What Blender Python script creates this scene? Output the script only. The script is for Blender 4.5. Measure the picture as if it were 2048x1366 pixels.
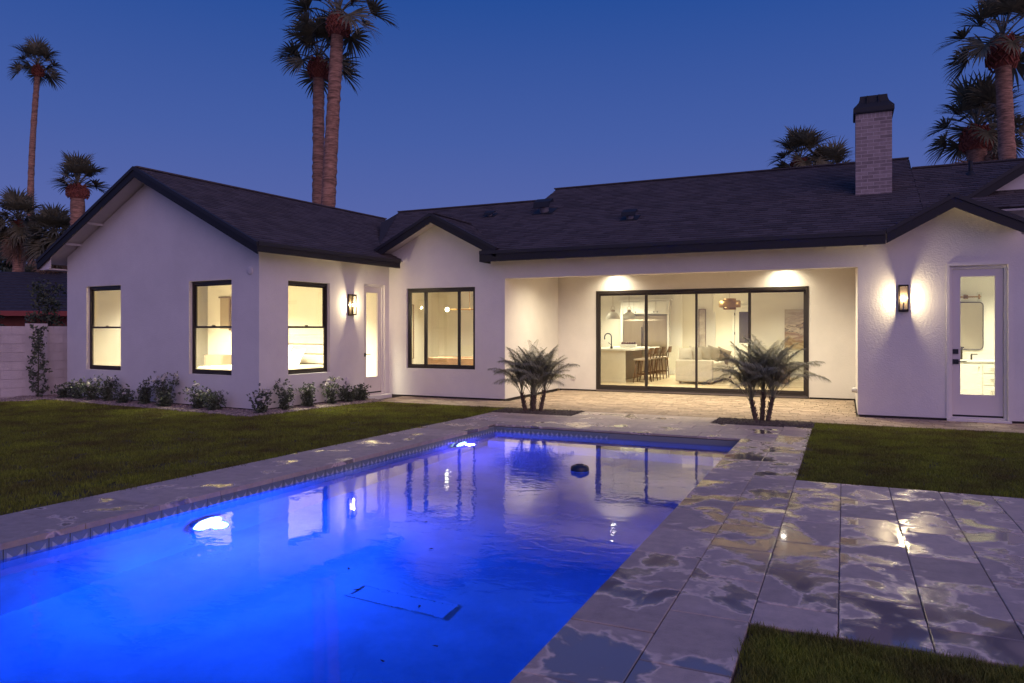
import bpy, math, random
from mathutils import Matrix, Vector, noise
R = math.radians
rnd = random.Random(7)
for o in list(bpy.data.objects): bpy.data.objects.remove(o)
SC = bpy.context.scene
COL = SC.collection

# ------------------------------------------------------------------ camera
cam = bpy.data.cameras.new("camera"); camo = bpy.data.objects.new("camera", cam); COL.objects.link(camo)
camo.location = (0, 0, 1.5); camo.rotation_euler = (R(90), 0, R(24.6))
cam.sensor_width = 36; cam.lens = 1450 / 2048 * 36; cam.shift_y = -22 / 2048
cam.clip_start = .05; cam.clip_end = 2000
SC.camera = camo

# ------------------------------------------------------------------ sky, afterglow, exposure
W = bpy.data.worlds.new("World"); SC.world = W; W.use_nodes = True
nt = W.node_tree; nt.nodes.clear()
sky = nt.nodes.new("ShaderNodeTexSky"); sky.sky_type = 'NISHITA'; sky.sun_disc = False
SUN_AZ = 125
sky.sun_elevation = R(-4.5); sky.sun_rotation = R(SUN_AZ)
sky.air_density = 1.0; sky.dust_density = .4; sky.ozone_density = 3.0
SKY_STRENGTH = 1.0
bg = nt.nodes.new("ShaderNodeBackground"); bg.inputs[1].default_value = SKY_STRENGTH
tc = nt.nodes.new("ShaderNodeTexCoord"); sx = nt.nodes.new("ShaderNodeSeparateXYZ")
rp = nt.nodes.new("ShaderNodeValToRGB")
nt.links.new(tc.outputs['Generated'], sx.inputs[0]); nt.links.new(sx.outputs['Z'], rp.inputs[0])
SKYRAMP = [(0.0, (.125, .150, .40)), (.12, (.105, .140, .40)), (.25, (.060, .112, .375)), (.42, (.018, .074, .315)), (1.0, (.050, .090, .33))]
cr = rp.color_ramp
cr.elements[0].position, cr.elements[0].color = SKYRAMP[0][0], (*SKYRAMP[0][1], 1)
cr.elements[1].position, cr.elements[1].color = SKYRAMP[-1][0], (*SKYRAMP[-1][1], 1)
for p, c in SKYRAMP[1:-1]:
    e = cr.elements.new(p); e.color = (*c, 1)
add = nt.nodes.new("ShaderNodeMix"); add.data_type = 'RGBA'; add.blend_type = 'ADD'; add.inputs['Factor'].default_value = .6
nt.links.new(rp.outputs[0], add.inputs['A']); nt.links.new(sky.outputs[0], add.inputs['B'])
# twilight afterglow on the side where the sun went down (behind the viewer)
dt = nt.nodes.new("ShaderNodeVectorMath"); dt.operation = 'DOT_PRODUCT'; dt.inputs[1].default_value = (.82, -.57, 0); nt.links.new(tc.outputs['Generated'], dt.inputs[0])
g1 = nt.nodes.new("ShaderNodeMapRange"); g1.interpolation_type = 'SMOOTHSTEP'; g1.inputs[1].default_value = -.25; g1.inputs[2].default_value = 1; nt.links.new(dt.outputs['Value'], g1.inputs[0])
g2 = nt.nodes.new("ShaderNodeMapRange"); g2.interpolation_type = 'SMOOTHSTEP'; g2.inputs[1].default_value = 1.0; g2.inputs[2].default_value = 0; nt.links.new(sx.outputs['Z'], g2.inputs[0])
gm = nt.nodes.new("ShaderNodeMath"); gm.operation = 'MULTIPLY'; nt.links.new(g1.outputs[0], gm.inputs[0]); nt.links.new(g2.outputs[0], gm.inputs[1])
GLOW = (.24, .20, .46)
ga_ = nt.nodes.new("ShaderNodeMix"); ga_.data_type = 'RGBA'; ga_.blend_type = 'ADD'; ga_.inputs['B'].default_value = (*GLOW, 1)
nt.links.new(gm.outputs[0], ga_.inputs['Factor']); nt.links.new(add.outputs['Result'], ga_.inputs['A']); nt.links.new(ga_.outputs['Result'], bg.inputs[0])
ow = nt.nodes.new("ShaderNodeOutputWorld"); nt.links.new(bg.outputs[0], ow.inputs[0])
sun = bpy.data.lights.new("afterglow", 'SUN'); sun.energy = .82; sun.angle = R(65); sun.color = (1, .58, .50)
so = bpy.data.objects.new("afterglow", sun); COL.objects.link(so)
so.rotation_euler = (R(64), 0, R(48))
SC.view_settings.view_transform = 'Standard'; SC.view_settings.look = 'None'
SC.view_settings.gamma = 1; SC.view_settings.exposure = 0; SC.view_settings.use_curve_mapping = False
SC.render.engine = 'CYCLES'
cy = SC.cycles
cy.use_denoising = True
cy.max_bounces = 9; cy.diffuse_bounces = 4; cy.glossy_bounces = 4; cy.transmission_bounces = 6; cy.transparent_max_bounces = 16
cy.sample_clamp_indirect = 4; cy.caustics_reflective = False; cy.caustics_refractive = False
cy.use_adaptive_sampling = True; cy.adaptive_threshold = .02

# ------------------------------------------------------------------ helpers
def tag(o, label=None, cat=None, group=None, kind=None):
    if label: o['label'] = label
    if cat: o['category'] = cat
    if group: o['group'] = group
    if kind: o['kind'] = kind
    return o
def empty(name, loc=(0, 0, 0), rz=0, label=None, cat=None, group=None, kind=None, parent=None):
    o = bpy.data.objects.new(name, None); COL.objects.link(o)
    o.location = loc; o.rotation_euler = (0, 0, rz); o.empty_display_size = .1; o.parent = parent
    return tag(o, label, cat, group, kind)
class MB:
    def __init__(s, M=None): s.v = []; s.f = []; s.M = M; s.uv = None; s.mi = []
    def add(s, vs, fs):
        b = len(s.v)
        for p in vs:
            p = Vector(p); s.v.append(s.M @ p if s.M is not None else p)
        for f in fs: s.f.append(tuple(b + i for i in f))
        return s
    def box(s, x0, x1, y0, y1, z0, z1):
        return s.add([(x0,y0,z0),(x1,y0,z0),(x1,y1,z0),(x0,y1,z0),(x0,y0,z1),(x1,y0,z1),(x1,y1,z1),(x0,y1,z1)],
              [(0,3,2,1),(4,5,6,7),(0,1,5,4),(1,2,6,5),(2,3,7,6),(3,0,4,7)])
    def bar(s, a, b, w, h, up=(0, 0, 1)):
        a = Vector(a); b = Vector(b); d = (b - a).normalized(); u = Vector(up)
        x = d.cross(u)
        if x.length < 1e-4: x = Vector((1, 0, 0))
        x.normalize(); u = x.cross(d).normalized()
        vs = []
        for p in (a, b):
            for sx_, sz_ in ((-1,-1),(1,-1),(1,1),(-1,1)): vs.append(p + x*sx_*w/2 + u*sz_*h/2)
        return s.add(vs, [(0,1,2,3),(7,6,5,4),(0,4,5,1),(1,5,6,2),(2,6,7,3),(3,7,4,0)])
    def tube(s, pts, rad, n=8, cap=True):
        pts = [Vector(p) for p in pts]
        if not isinstance(rad, (list, tuple)): rad = [rad]*len(pts)
        vs = []; fs = []; px = None
        for i, p in enumerate(pts):
            d = (pts[min(i+1, len(pts)-1)] - pts[max(i-1, 0)]).normalized()
            x = px - d*px.dot(d) if px else d.orthogonal()
            x.normalize(); px = x; y = d.cross(x)
            for k in range(n):
                a = 2*math.pi*k/n; vs.append(p + (x*math.cos(a) + y*math.sin(a))*rad[i])
        for i in range(len(pts)-1):
            for k in range(n):
                k2 = (k+1) % n; fs.append((i*n+k, i*n+k2, (i+1)*n+k2, (i+1)*n+k))
        if cap: fs.append(tuple(range(n-1, -1, -1))); fs.append(tuple((len(pts)-1)*n+k for k in range(n)))
        return s.add(vs, fs)
    def lathe(s, prof, n=20, c=(0, 0, 0)):
        vs = []; fs = []
        for r_, z in prof:
            for k in range(n):
                a = 2*math.pi*k/n; vs.append((c[0]+r_*math.cos(a), c[1]+r_*math.sin(a), c[2]+z))
        for i in range(len(prof)-1):
            for k in range(n):
                k2 = (k+1) % n; fs.append((i*n+k, i*n+k2, (i+1)*n+k2, (i+1)*n+k))
        return s.add(vs, fs)
    def ball(s, c, r_, n=10, m=6, sq=(1, 1, 1)):
        prof = [(math.sin(math.pi*i/m)*r_ + 1e-5, -math.cos(math.pi*i/m)*r_) for i in range(m+1)]
        b = len(s.v); s.lathe(prof, n, (0, 0, 0))
        for i in range(b, len(s.v)):
            p = (s.M.inverted() @ s.v[i]) if s.M is not None else s.v[i]
            p = Vector((p.x*sq[0]+c[0], p.y*sq[1]+c[1], p.z*sq[2]+c[2])); s.v[i] = s.M @ p if s.M is not None else p
        return s
    def prism(s, poly, depth):   # poly: 3D points, extruded by vector depth
        n = len(poly); d = Vector(depth)
        vs = [Vector(p) for p in poly] + [Vector(p) + d for p in poly]
        fs = [tuple(range(n-1, -1, -1)), tuple(range(n, 2*n))] + [(i, (i+1) % n, n+(i+1) % n, n+i) for i in range(n)]
        return s.add(vs, fs)
    def mesh(s, name, m, smooth=False):
        me = bpy.data.meshes.new(name); me.from_pydata([tuple(v) for v in s.v], [], s.f)
        ms = m if isinstance(m, (list, tuple)) else [m]
        for x in ms: me.materials.append(x)
        if smooth:
            for p in me.polygons: p.use_smooth = True
        me.update()
        return me
    def build(s, name, m, parent=None, smooth=False, **k):
        return link(name, s.mesh(name, m, smooth), parent, **k)
def link(name, me, parent=None, M=None, **k):
    o = bpy.data.objects.new(name, me); COL.objects.link(o); o.parent = parent
    if M is not None: o.matrix_local = M
    return tag(o, **k)
def bevel(o, w=.01, seg=2):
    m = o.modifiers.new("bevel", 'BEVEL'); m.width = w; m.segments = seg; m.limit_method = 'ANGLE'
    return o

# ------------------------------------------------------------------ materials
def N(t, typ, **k):
    n = t.nodes.new(typ)
    for a, b in k.items(): setattr(n, a, b)
    return n
def mat(name, col, rough=.7, metal=0, noise_amt=.0, nscale=8, bump=0, bscale=60, rand=0, stretch=(1, 1, 1), spec=.5, emit=None, estr=0, world=False, col2=None, trans=0, sheen=0):
    m = bpy.data.materials.new(name); m.use_nodes = True; t = m.node_tree
    b = t.nodes['Principled BSDF']
    b.inputs['Base Color'].default_value = (*col, 1); b.inputs['Roughness'].default_value = rough; b.inputs['Metallic'].default_value = metal
    b.inputs['Specular IOR Level'].default_value = spec
    if emit: b.inputs['Emission Color'].default_value = (*emit, 1); b.inputs['Emission Strength'].default_value = estr
    if sheen: b.inputs['Sheen Weight'].default_value = sheen
    vec = None
    if noise_amt or bump:
        if world: g = N(t, 'ShaderNodeNewGeometry'); src = g.outputs['Position']
        else: g = N(t, 'ShaderNodeTexCoord'); src = g.outputs['Object']
        mp = N(t, 'ShaderNodeMapping'); mp.inputs['Scale'].default_value = stretch; t.links.new(src, mp.inputs[0]); vec = mp.outputs[0]
    colout = None
    if noise_amt or rand or col2:
        c2 = col2 or tuple(max(0, c*(1-noise_amt*1.2)) for c in col)
        mx = N(t, 'ShaderNodeMix', data_type='RGBA'); mx.inputs['A'].default_value = (*col, 1); mx.inputs['B'].default_value = (*c2, 1)
        if noise_amt:
            nz = N(t, 'ShaderNodeTexNoise'); nz.inputs['Scale'].default_value = nscale; nz.inputs['Detail'].default_value = 6; nz.inputs['Roughness'].default_value = .65
            t.links.new(vec, nz.inputs['Vector'])
            mr = N(t, 'ShaderNodeMapRange'); mr.inputs[1].default_value = .35; mr.inputs[2].default_value = .65
            t.links.new(nz.outputs[0], mr.inputs[0]); t.links.new(mr.outputs[0], mx.inputs['Factor'])
        else: mx.inputs['Factor'].default_value = 0
        colout = mx.outputs['Result']
        if rand:
            oi = N(t, 'ShaderNodeObjectInfo'); gi = N(t, 'ShaderNodeNewGeometry')
            a1 = N(t, 'ShaderNodeMath', operation='ADD'); t.links.new(oi.outputs['Random'], a1.inputs[0]); t.links.new(gi.outputs['Random Per Island'], a1.inputs[1])
            fr = N(t, 'ShaderNodeMath', operation='FRACT'); t.links.new(a1.outputs[0], fr.inputs[0])
            mr2 = N(t, 'ShaderNodeMapRange'); mr2.inputs[3].default_value = 1-rand; mr2.inputs[4].default_value = 1+rand; t.links.new(fr.outputs[0], mr2.inputs[0])
            vm = N(t, 'ShaderNodeVectorMath', operation='SCALE'); t.links.new(colout, vm.inputs[0]); t.links.new(mr2.outputs[0], vm.inputs['Scale'])
            colout = vm.outputs[0]
        t.links.new(colout, b.inputs['Base Color'])
    if bump:
        nb = N(t, 'ShaderNodeTexNoise'); nb.inputs['Scale'].default_value = bscale; nb.inputs['Detail'].default_value = 5
        t.links.new(vec, nb.inputs['Vector'])
        bp = N(t, 'ShaderNodeBump'); bp.inputs['Strength'].default_value = bump; bp.inputs['Distance'].default_value = .01
        t.links.new(nb.outputs[0], bp.inputs['Height']); t.links.new(bp.outputs[0], b.inputs['Normal'])
    if trans:
        ts = N(t, 'ShaderNodeBsdfTranslucent'); ms = N(t, 'ShaderNodeMixShader'); ms.inputs[0].default_value = trans
        ts.inputs[0].default_value = (*col, 1)
        if colout: t.links.new(colout, ts.inputs[0])
        o = t.nodes['Material Output']
        t.links.new(b.outputs[0], ms.inputs[1]); t.links.new(ts.outputs[0], ms.inputs[2]); t.links.new(ms.outputs[0], o.inputs[0])
    return m
def glass_mat(name, tint=(.96, .97, .95), ior=1.45, rough=0.0):
    m = bpy.data.materials.new(name); m.use_nodes = True; t = m.node_tree; t.nodes.clear()
    o = N(t, 'ShaderNodeOutputMaterial'); tr = N(t, 'ShaderNodeBsdfTransparent'); gl = N(t, 'ShaderNodeBsdfGlossy'); lw = N(t, 'ShaderNodeLayerWeight'); lw.inputs[0].default_value = .5; pw_ = N(t, 'ShaderNodeMath', operation='POWER'); pw_.inputs[1].default_value = 5; fr = N(t, 'ShaderNodeMath', operation='MULTIPLY_ADD'); fr.inputs[1].default_value = .95; fr.inputs[2].default_value = .05; t.links.new(lw.outputs['Facing'], pw_.inputs[0]); t.links.new(pw_.outputs[0], fr.inputs[0]); mx = N(t, 'ShaderNodeMixShader')
    tr.inputs[0].default_value = (*tint, 1); gl.inputs['Roughness'].default_value = rough
    t.links.new(fr.outputs[0], mx.inputs[0]); t.links.new(tr.outputs[0], mx.inputs[1]); t.links.new(gl.outputs[0], mx.inputs[2]); t.links.new(mx.outputs[0], o.inputs[0])
    return m
def emit_mat(name, col, s):
    m = bpy.data.materials.new(name); m.use_nodes = True; t = m.node_tree; t.nodes.clear()
    o = N(t, 'ShaderNodeOutputMaterial'); e = N(t, 'ShaderNodeEmission'); e.inputs[0].default_value = (*col, 1); e.inputs[1].default_value = s
    t.links.new(e.outputs[0], o.inputs[0]); return m
M_stucco = mat('stucco', (.74, .70, .66), .85, noise_amt=.07, nscale=1.3, bump=.5, bscale=48, world=True)
M_int = mat('interior_paint', (.80, .77, .69), .7, noise_amt=.02, nscale=1)
M_ceil = mat('ceiling_paint', (.8, .78, .72), .8)
M_soffit = mat('soffit_paint', (.66, .60, .56), .7, noise_amt=.05)
M_fascia = mat('fascia_paint', (.011, .009, .009), .65, noise_amt=.3, nscale=3, bump=.1)
M_drip = mat('drip_edge_metal', (.018, .016, .017), .6)
M_shingle = mat('asphalt_shingle', (.082, .068, .068), .95, noise_amt=.1, nscale=60, bump=.5, bscale=140, rand=.30, world=True)
M_deckroof = mat('roof_underlay', (.03, .027, .028), .95)
M_bronze = mat('bronze_frame', (.030, .022, .017), .4, noise_amt=.1)
M_black = mat('black_metal', (.012, .012, .013), .4)
M_glass = glass_mat('window_glass')
M_doorpaint = mat('door_paint', (.66, .60, .57), .45)
M_trim = mat('trim_paint', (.70, .66, .63), .6)
M_brick = mat('chimney_brick', (.33, .26, .245), .85, noise_amt=.2, nscale=12, bump=.4, bscale=80, rand=.22, world=True)
M_mortar = mat('mortar', (.50, .42, .40), .9, noise_amt=.1)
M_chimcap = mat('chimney_cap_metal', (.012, .013, .015), .65)
M_lbrass = mat('lantern_bronze', (.05, .035, .022), .35, metal=.6)
M_bulb = emit_mat('lamp_glow', (1, .80, .50), 90)
M_down = emit_mat('downlight_glow', (1, .93, .78), 30)

# wet travertine paving: puddles in world position, broken at each joint
def paver_mat(name, dry, wet, thr, seed):
    m = bpy.data.materials.new(name); m.use_nodes = True; t = m.node_tree; b = t.nodes['Principled BSDF']
    L = t.links.new
    g = N(t, 'ShaderNodeNewGeometry'); oi = N(t, 'ShaderNodeObjectInfo')
    off = N(t, 'ShaderNodeVectorMath', operation='ADD'); off.inputs[1].default_value = (seed, seed*.7, 0); L(g.outputs['Position'], off.inputs[0])
    dx = N(t, 'ShaderNodeCombineXYZ'); L(oi.outputs['Random'], dx.inputs[2])
    sc = N(t, 'ShaderNodeVectorMath', operation='SCALE'); sc.inputs['Scale'].default_value = .35; L(dx.outputs[0], sc.inputs[0])
    o2 = N(t, 'ShaderNodeVectorMath', operation='ADD'); L(off.outputs[0], o2.inputs[0]); L(sc.outputs[0], o2.inputs[1])
    n1 = N(t, 'ShaderNodeTexNoise'); n1.inputs['Scale'].default_value = 2.0; n1.inputs['Detail'].default_value = 4.5; n1.inputs['Roughness'].default_value = .56; n1.inputs['Distortion'].default_value = .3
    L(o2.outputs[0], n1.inputs['Vector'])
    wetm = N(t, 'ShaderNodeMapRange'); wetm.interpolation_type = 'SMOOTHSTEP'; wetm.inputs[1].default_value = thr; wetm.inputs[2].default_value = thr+.04; L(n1.outputs[0], wetm.inputs[0])
    rim = N(t, 'ShaderNodeMapRange'); rim.interpolation_type = 'SMOOTHSTEP'; rim.inputs[1].default_value = thr-.030; rim.inputs[2].default_value = thr+.002; L(n1.outputs[0], rim.inputs[0])
    n2 = N(t, 'ShaderNodeTexNoise'); n2.inputs['Scale'].default_value = 9; n2.inputs['Detail'].default_value = 7; n2.inputs['Roughness'].default_value = .7; L(off.outputs[0], n2.inputs['Vector'])
    n3 = N(t, 'ShaderNodeTexNoise'); n3.inputs['Scale'].default_value = 120; n3.inputs['Detail'].default_value = 3; L(off.outputs[0], n3.inputs['Vector'])
    cd = N(t, 'ShaderNodeMix', data_type='RGBA'); cd.inputs['A'].default_value = (*dry, 1); cd.inputs['B'].default_value = (*[c*.68 for c in dry], 1)
    mr = N(t, 'ShaderNodeMapRange'); mr.inputs[1].default_value = .3; mr.inputs[2].default_value = .7; L(n2.outputs[0], mr.inputs[0]); L(mr.outputs[0], cd.inputs['Factor'])
    rr = N(t, 'ShaderNodeMapRange'); rr.inputs[3].default_value = .85; rr.inputs[4].default_value = 1.15; L(oi.outputs['Random'], rr.inputs[0])
    v = N(t, 'ShaderNodeVectorMath', operation='SCALE'); L(cd.outputs['Result'], v.inputs[0]); L(rr.outputs[0], v.inputs['Scale'])
    rim_sheen = N(t, 'ShaderNodeMix', data_type='RGBA'); rim_sheen.inputs['B'].default_value = (*[min(.75, c*1.28) for c in dry], 1); L(rim.outputs[0], rim_sheen.inputs['Factor']); L(v.outputs[0], rim_sheen.inputs['A'])  # paler rim painted into the colour for the reflection at puddle edges
    cw = N(t, 'ShaderNodeMix', data_type='RGBA'); cw.inputs['B'].default_value = (*wet, 1); L(wetm.outputs[0], cw.inputs['Factor']); L(rim_sheen.outputs['Result'], cw.inputs['A'])
    L(cw.outputs['Result'], b.inputs['Base Color'])
    r1 = N(t, 'ShaderNodeMapRange'); r1.inputs[3].default_value = .62; r1.inputs[4].default_value = .30; L(rim.outputs[0], r1.inputs[0])
    # water film: still deep in a puddle, grainy where it thins out
    film = N(t, 'ShaderNodeMapRange'); film.inputs[1].default_value = thr+.02; film.inputs[2].default_value = thr+.075; film.inputs[3].default_value = .17; film.inputs[4].default_value = .035; L(n1.outputs[0], film.inputs[0])
    r2 = N(t, 'ShaderNodeMix', data_type='FLOAT'); L(wetm.outputs[0], r2.inputs['Factor']); L(r1.outputs[0], r2.inputs['A']); L(film.outputs[0], r2.inputs['B'])
    L(r2.outputs['Result'], b.inputs['Roughness'])
    inv = N(t, 'ShaderNodeMapRange'); inv.inputs[1].default_value = thr; inv.inputs[2].default_value = thr+.09; inv.inputs[3].default_value = .6; inv.inputs[4].default_value = .03; L(n1.outputs[0], inv.inputs[0])
    bp = N(t, 'ShaderNodeBump'); bp.inputs['Distance'].default_value = .004; L(n3.outputs[0], bp.inputs['Height']); L(inv.outputs[0], bp.inputs['Strength'])
    L(bp.outputs[0], b.inputs['Normal'])
    b.inputs['Specular IOR Level'].default_value = .5
    cg = N(t, 'ShaderNodeMapRange'); cg.inputs[3].default_value = 0; cg.inputs[4].default_value = .9; L(wetm.outputs[0], cg.inputs[0])
    L(cg.outputs[0], b.inputs['Coat Weight']); L(film.outputs[0], b.inputs['Coat Roughness']); b.inputs['Coat IOR'].default_value = 1.45
    return m
M_paver = paver_mat('limestone_paver', (.57, .45, .37), (.27, .23, .21), .515, 3.1)
M_coping = paver_mat('limestone_coping', (.56, .45, .38), (.2, .17, .15), .60, 11.3)
M_bed = mat('mortar_bed', (.14, .11, .10), .95)
M_patio = mat('tumbled_paver', (.40, .30, .22), .8, noise_amt=.25, nscale=10, bump=.4, bscale=70, rand=.22, world=True)
M_soil = mat('lawn_soil', (.10, .085, .045), 1, noise_amt=.4, nscale=2.5, world=True, col2=(.018, .016, .008))
M_dirt = mat('dirt', (.10, .08, .06), 1, noise_amt=.3, nscale=1)

# ------------------------------------------------------------------ frames of reference
IW = Matrix.Identity(4)
WA = R(4.8)
WM = Matrix.Translation((-9.86, 10.27, 0)) @ Matrix.Rotation(-WA, 4, 'Z')     # wing frame: x along gable wall (0 at the near corner), y into the plot
FY = 14.03     # main front wall
BY = 17.19     # back wall of the covered patio
CAMP = Vector((0, 0, 1.5))

# ------------------------------------------------------------------ ground
POOL = [(-5.09, 10.46), (-1.27, 10.50), (-1.27, -3.0), (-5.70, -3.0)]
g = MB()
for x0, x1, y0, y1 in ((-140, 140, 12.0, 260), (-140, 140, -40, -3.6), (-140, -6.05, -3.6, 12.0), (-.6, 140, -3.6, 12.0)):
    g.add([(x0, y0, -.06), (x1, y0, -.06), (x1, y1, -.06), (x0, y1, -.06)], [(0, 1, 2, 3)])
g.build('ground', M_dirt, kind='structure')
# pool shell
shell = MB(); D1 = -1.35
P = POOL
shell.add([(*P[0], 0-.16), (*P[1], -.16), (*P[2], -.16), (*P[3], -.16)] + [(P[0][0], P[0][1], D1+.15), (P[1][0], P[1][1], D1+.15), (P[2][0], P[2][1], D1-.1), (P[3][0], P[3][1], D1-.1)],
          [(1, 0, 4, 5), (2, 1, 5, 6), (3, 2, 6, 7), (0, 3, 7, 4), (4, 7, 6, 5)])
M_plaster = mat('pool_plaster', (.62, .68, .70), .8, noise_amt=.32, nscale=1.1, world=True, col2=(.36, .43, .47), bump=.2, bscale=6)
pool = shell.build('pool', M_plaster, kind='structure')
# bench along the far wall
MB().box(-5.00, -1.30, 10.02, 10.44, -1.2, -.62).build('bench', M_plaster, pool)
dr = MB(); dr.box(-3.47, -2.66, 4.54, 4.57, -1.34, -1.297); dr.box(-3.47, -2.66, 4.75, 4.78, -1.34, -1.297); dr.box(-3.50, -3.47, 4.54, 4.78, -1.34, -1.297); dr.box(-2.66, -2.63, 4.54, 4.78, -1.34, -1.297); dr.box(-3.47, -2.66, 4.57, 4.75, -1.34, -1.304)
drn = dr.build('drain_cover', mat('drain_plastic', (.60, .66, .70), .7), pool)
drn.rotation_euler = (0, 0, 0)
# waterline tiles with printed chevrons
def tile_mat():
    m = bpy.data.materials.new('chevron_tile'); m.use_nodes = True; t = m.node_tree; b = t.nodes['Principled BSDF']; L = t.links.new
    tc = N(t, 'ShaderNodeTexCoord'); s = N(t, 'ShaderNodeSeparateXYZ'); L(tc.outputs['Object'], s.inputs[0])
    ax = N(t, 'ShaderNodeMath', operation='ABSOLUTE'); L(s.outputs[0], ax.inputs[0])
    sm = N(t, 'ShaderNodeMath', operation='SUBTRACT'); L(s.outputs[2], sm.inputs[0]); L(ax.outputs[0], sm.inputs[1])   # z-|x|
    a = N(t, 'ShaderNodeMath', operation='COMPARE'); L(sm.outputs[0], a.inputs[0]); a.inputs[1].default_value = -.028; a.inputs[2].default_value = .020
    c = N(t, 'ShaderNodeMath', operation='LESS_THAN'); L(ax.outputs[0], c.inputs[0]); c.inputs[1].default_value = .055
    mu = N(t, 'ShaderNodeMath', operation='MULTIPLY'); L(a.outputs[0], mu.inputs[0]); L(c.outputs[0], mu.inputs[1])
    nz = N(t, 'ShaderNodeTexNoise'); nz.inputs['Scale'].default_value = 30; nz.inputs['Detail'].default_value = 4; L(tc.outputs['Object'], nz.inputs['Vector'])
    m1 = N(t, 'ShaderNodeMix', data_type='RGBA'); m1.inputs['A'].default_value = (.15, .19, .25, 1); m1.inputs['B'].default_value = (.24, .29, .35, 1); L(nz.outputs[0], m1.inputs['Factor'])
    m2 = N(t, 'ShaderNodeMix', data_type='RGBA'); m2.inputs['B'].default_value = (.46, .50, .56, 1); L(m1.outputs['Result'], m2.inputs['A']); L(mu.outputs[0], m2.inputs['Factor'])
    L(m2.outputs['Result'], b.inputs['Base Color']); b.inputs['Roughness'].default_value = .18
    return m
M_tile = tile_mat()
tm = MB().box(-.076, .076, -.008, .004, -.076, .076).mesh('waterline_tile', M_tile)
def tile_run(a, b, out):
    a = Vector((*a, 0)); b = Vector((*b, 0)); L = (b-a).length; n = int(L/.158); d = (b-a).normalized()
    ang = math.atan2(d.y, d.x)
    for k in range(n):
        p = a + d*(.079 + k*.158) + Vector((0, 0, -.122))
        link('waterline_tile', tm, pool, Matrix.Translation(p) @ Matrix.Rotation(ang + out, 4, 'Z'))
tile_run((-5.42+.014, 3.0), (-5.09+.014, 10.45), math.pi)       # left wall, chevrons face the water
tile_run((-5.09, 10.45), (-1.27, 10.49), 0)
o = MB(); d0 = Vector((-5.42, 3.0, 0)); d1 = Vector((-5.70, -3, 0))
o.bar((-5.42, 3.0, -.122), (-5.69, -3, -.122), .008, .15).build('tile_band', M_tile, pool)
MB().box(-1.274, -1.266, -3, 10.47, -.20, -.046).build('tile_band', M_tile, pool)
gro = MB(); gro.bar((-5.10-.006, 10.44, -.122), (-5.70-.006, -3, -.122), .016, .17); gro.box(-5.10, -1.27, 10.462, 10.50, -.21, -.04)
gro.build('grout', mat('tile_grout', (.25, .27, .3), .9), pool)
# water
def water_mat():
    m = bpy.data.materials.new('pool_water'); m.use_nodes = True; t = m.node_tree; t.nodes.clear(); L = t.links.new
    o = N(t, 'ShaderNodeOutputMaterial'); gb = N(t, 'ShaderNodeBsdfRefraction'); gb.inputs['IOR'].default_value = 1.33; gb.inputs['Roughness'].default_value = 0; gb.inputs['Color'].default_value = (.50, .84, 1, 1)
    g = N(t, 'ShaderNodeNewGeometry'); mp = N(t, 'ShaderNodeMapping'); mp.inputs['Rotation'].default_value = (0, 0, R(-20)); mp.inputs['Scale'].default_value = (1, 1.6, 1); L(g.outputs['Position'], mp.inputs[0])
    n1 = N(t, 'ShaderNodeTexNoise'); n1.inputs['Scale'].default_value = 4.2; n1.inputs['Detail'].default_value = 3; n1.inputs['Distortion'].default_value = .6; L(mp.outputs[0], n1.inputs['Vector'])
    n2 = N(t, 'ShaderNodeTexNoise'); n2.inputs['Scale'].default_value = .5; n2.inputs['Detail'].default_value = 1; L(g.outputs['Position'], n2.inputs['Vector'])
    n2r = N(t, 'ShaderNodeMapRange'); n2r.inputs[1].default_value = .40; n2r.inputs[2].default_value = .62; n2r.inputs[3].default_value = .10; n2r.inputs[4].default_value = .50; L(n2.outputs[0], n2r.inputs[0])
    bp = N(t, 'ShaderNodeBump'); bp.inputs['Distance'].default_value = .0065; L(n2r.outputs[0], bp.inputs['Strength']); L(n1.outputs[0], bp.inputs['Height'])
    L(bp.outputs[0], gb.inputs['Normal'])
    gs = N(t, 'ShaderNodeBsdfGlossy'); gs.inputs['Roughness'].default_value = 0; L(bp.outputs[0], gs.inputs['Normal'])
    lw = N(t, 'ShaderNodeLayerWeight'); lw.inputs[0].default_value = .5; pw_ = N(t, 'ShaderNodeMath', operation='POWER'); pw_.inputs[1].default_value = 7.5; L(lw.outputs['Facing'], pw_.inputs[0])
    ml = N(t, 'ShaderNodeMath', operation='MULTIPLY'); ml.inputs[1].default_value = 1.15; L(pw_.outputs[0], ml.inputs[0])
    fz = N(t, 'ShaderNodeFresnel'); fz.inputs[0].default_value = 1.33; L(bp.outputs[0], fz.inputs['Normal'])
    sm_ = N(t, 'ShaderNodeMath', operation='ADD'); sm_.use_clamp = True; L(fz.outputs[0], sm_.inputs[0]); L(ml.outputs[0], sm_.inputs[1])
    mx = N(t, 'ShaderNodeMixShader'); L(sm_.outputs[0], mx.inputs[0]); L(gb.outputs[0], mx.inputs[1]); L(gs.outputs[0], mx.inputs[2]); L(mx.outputs[0], o.inputs[0])
    return m
WZ = -.115
wt = MB(); wt.add([(P[0][0]+.004, P[0][1], WZ), (P[1][0], P[1][1], WZ), (P[2][0], P[2][1], WZ), (P[3][0]+.004, P[3][1], WZ)], [(3, 2, 1, 0)])
wt.build('water', water_mat(), kind='structure')
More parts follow.
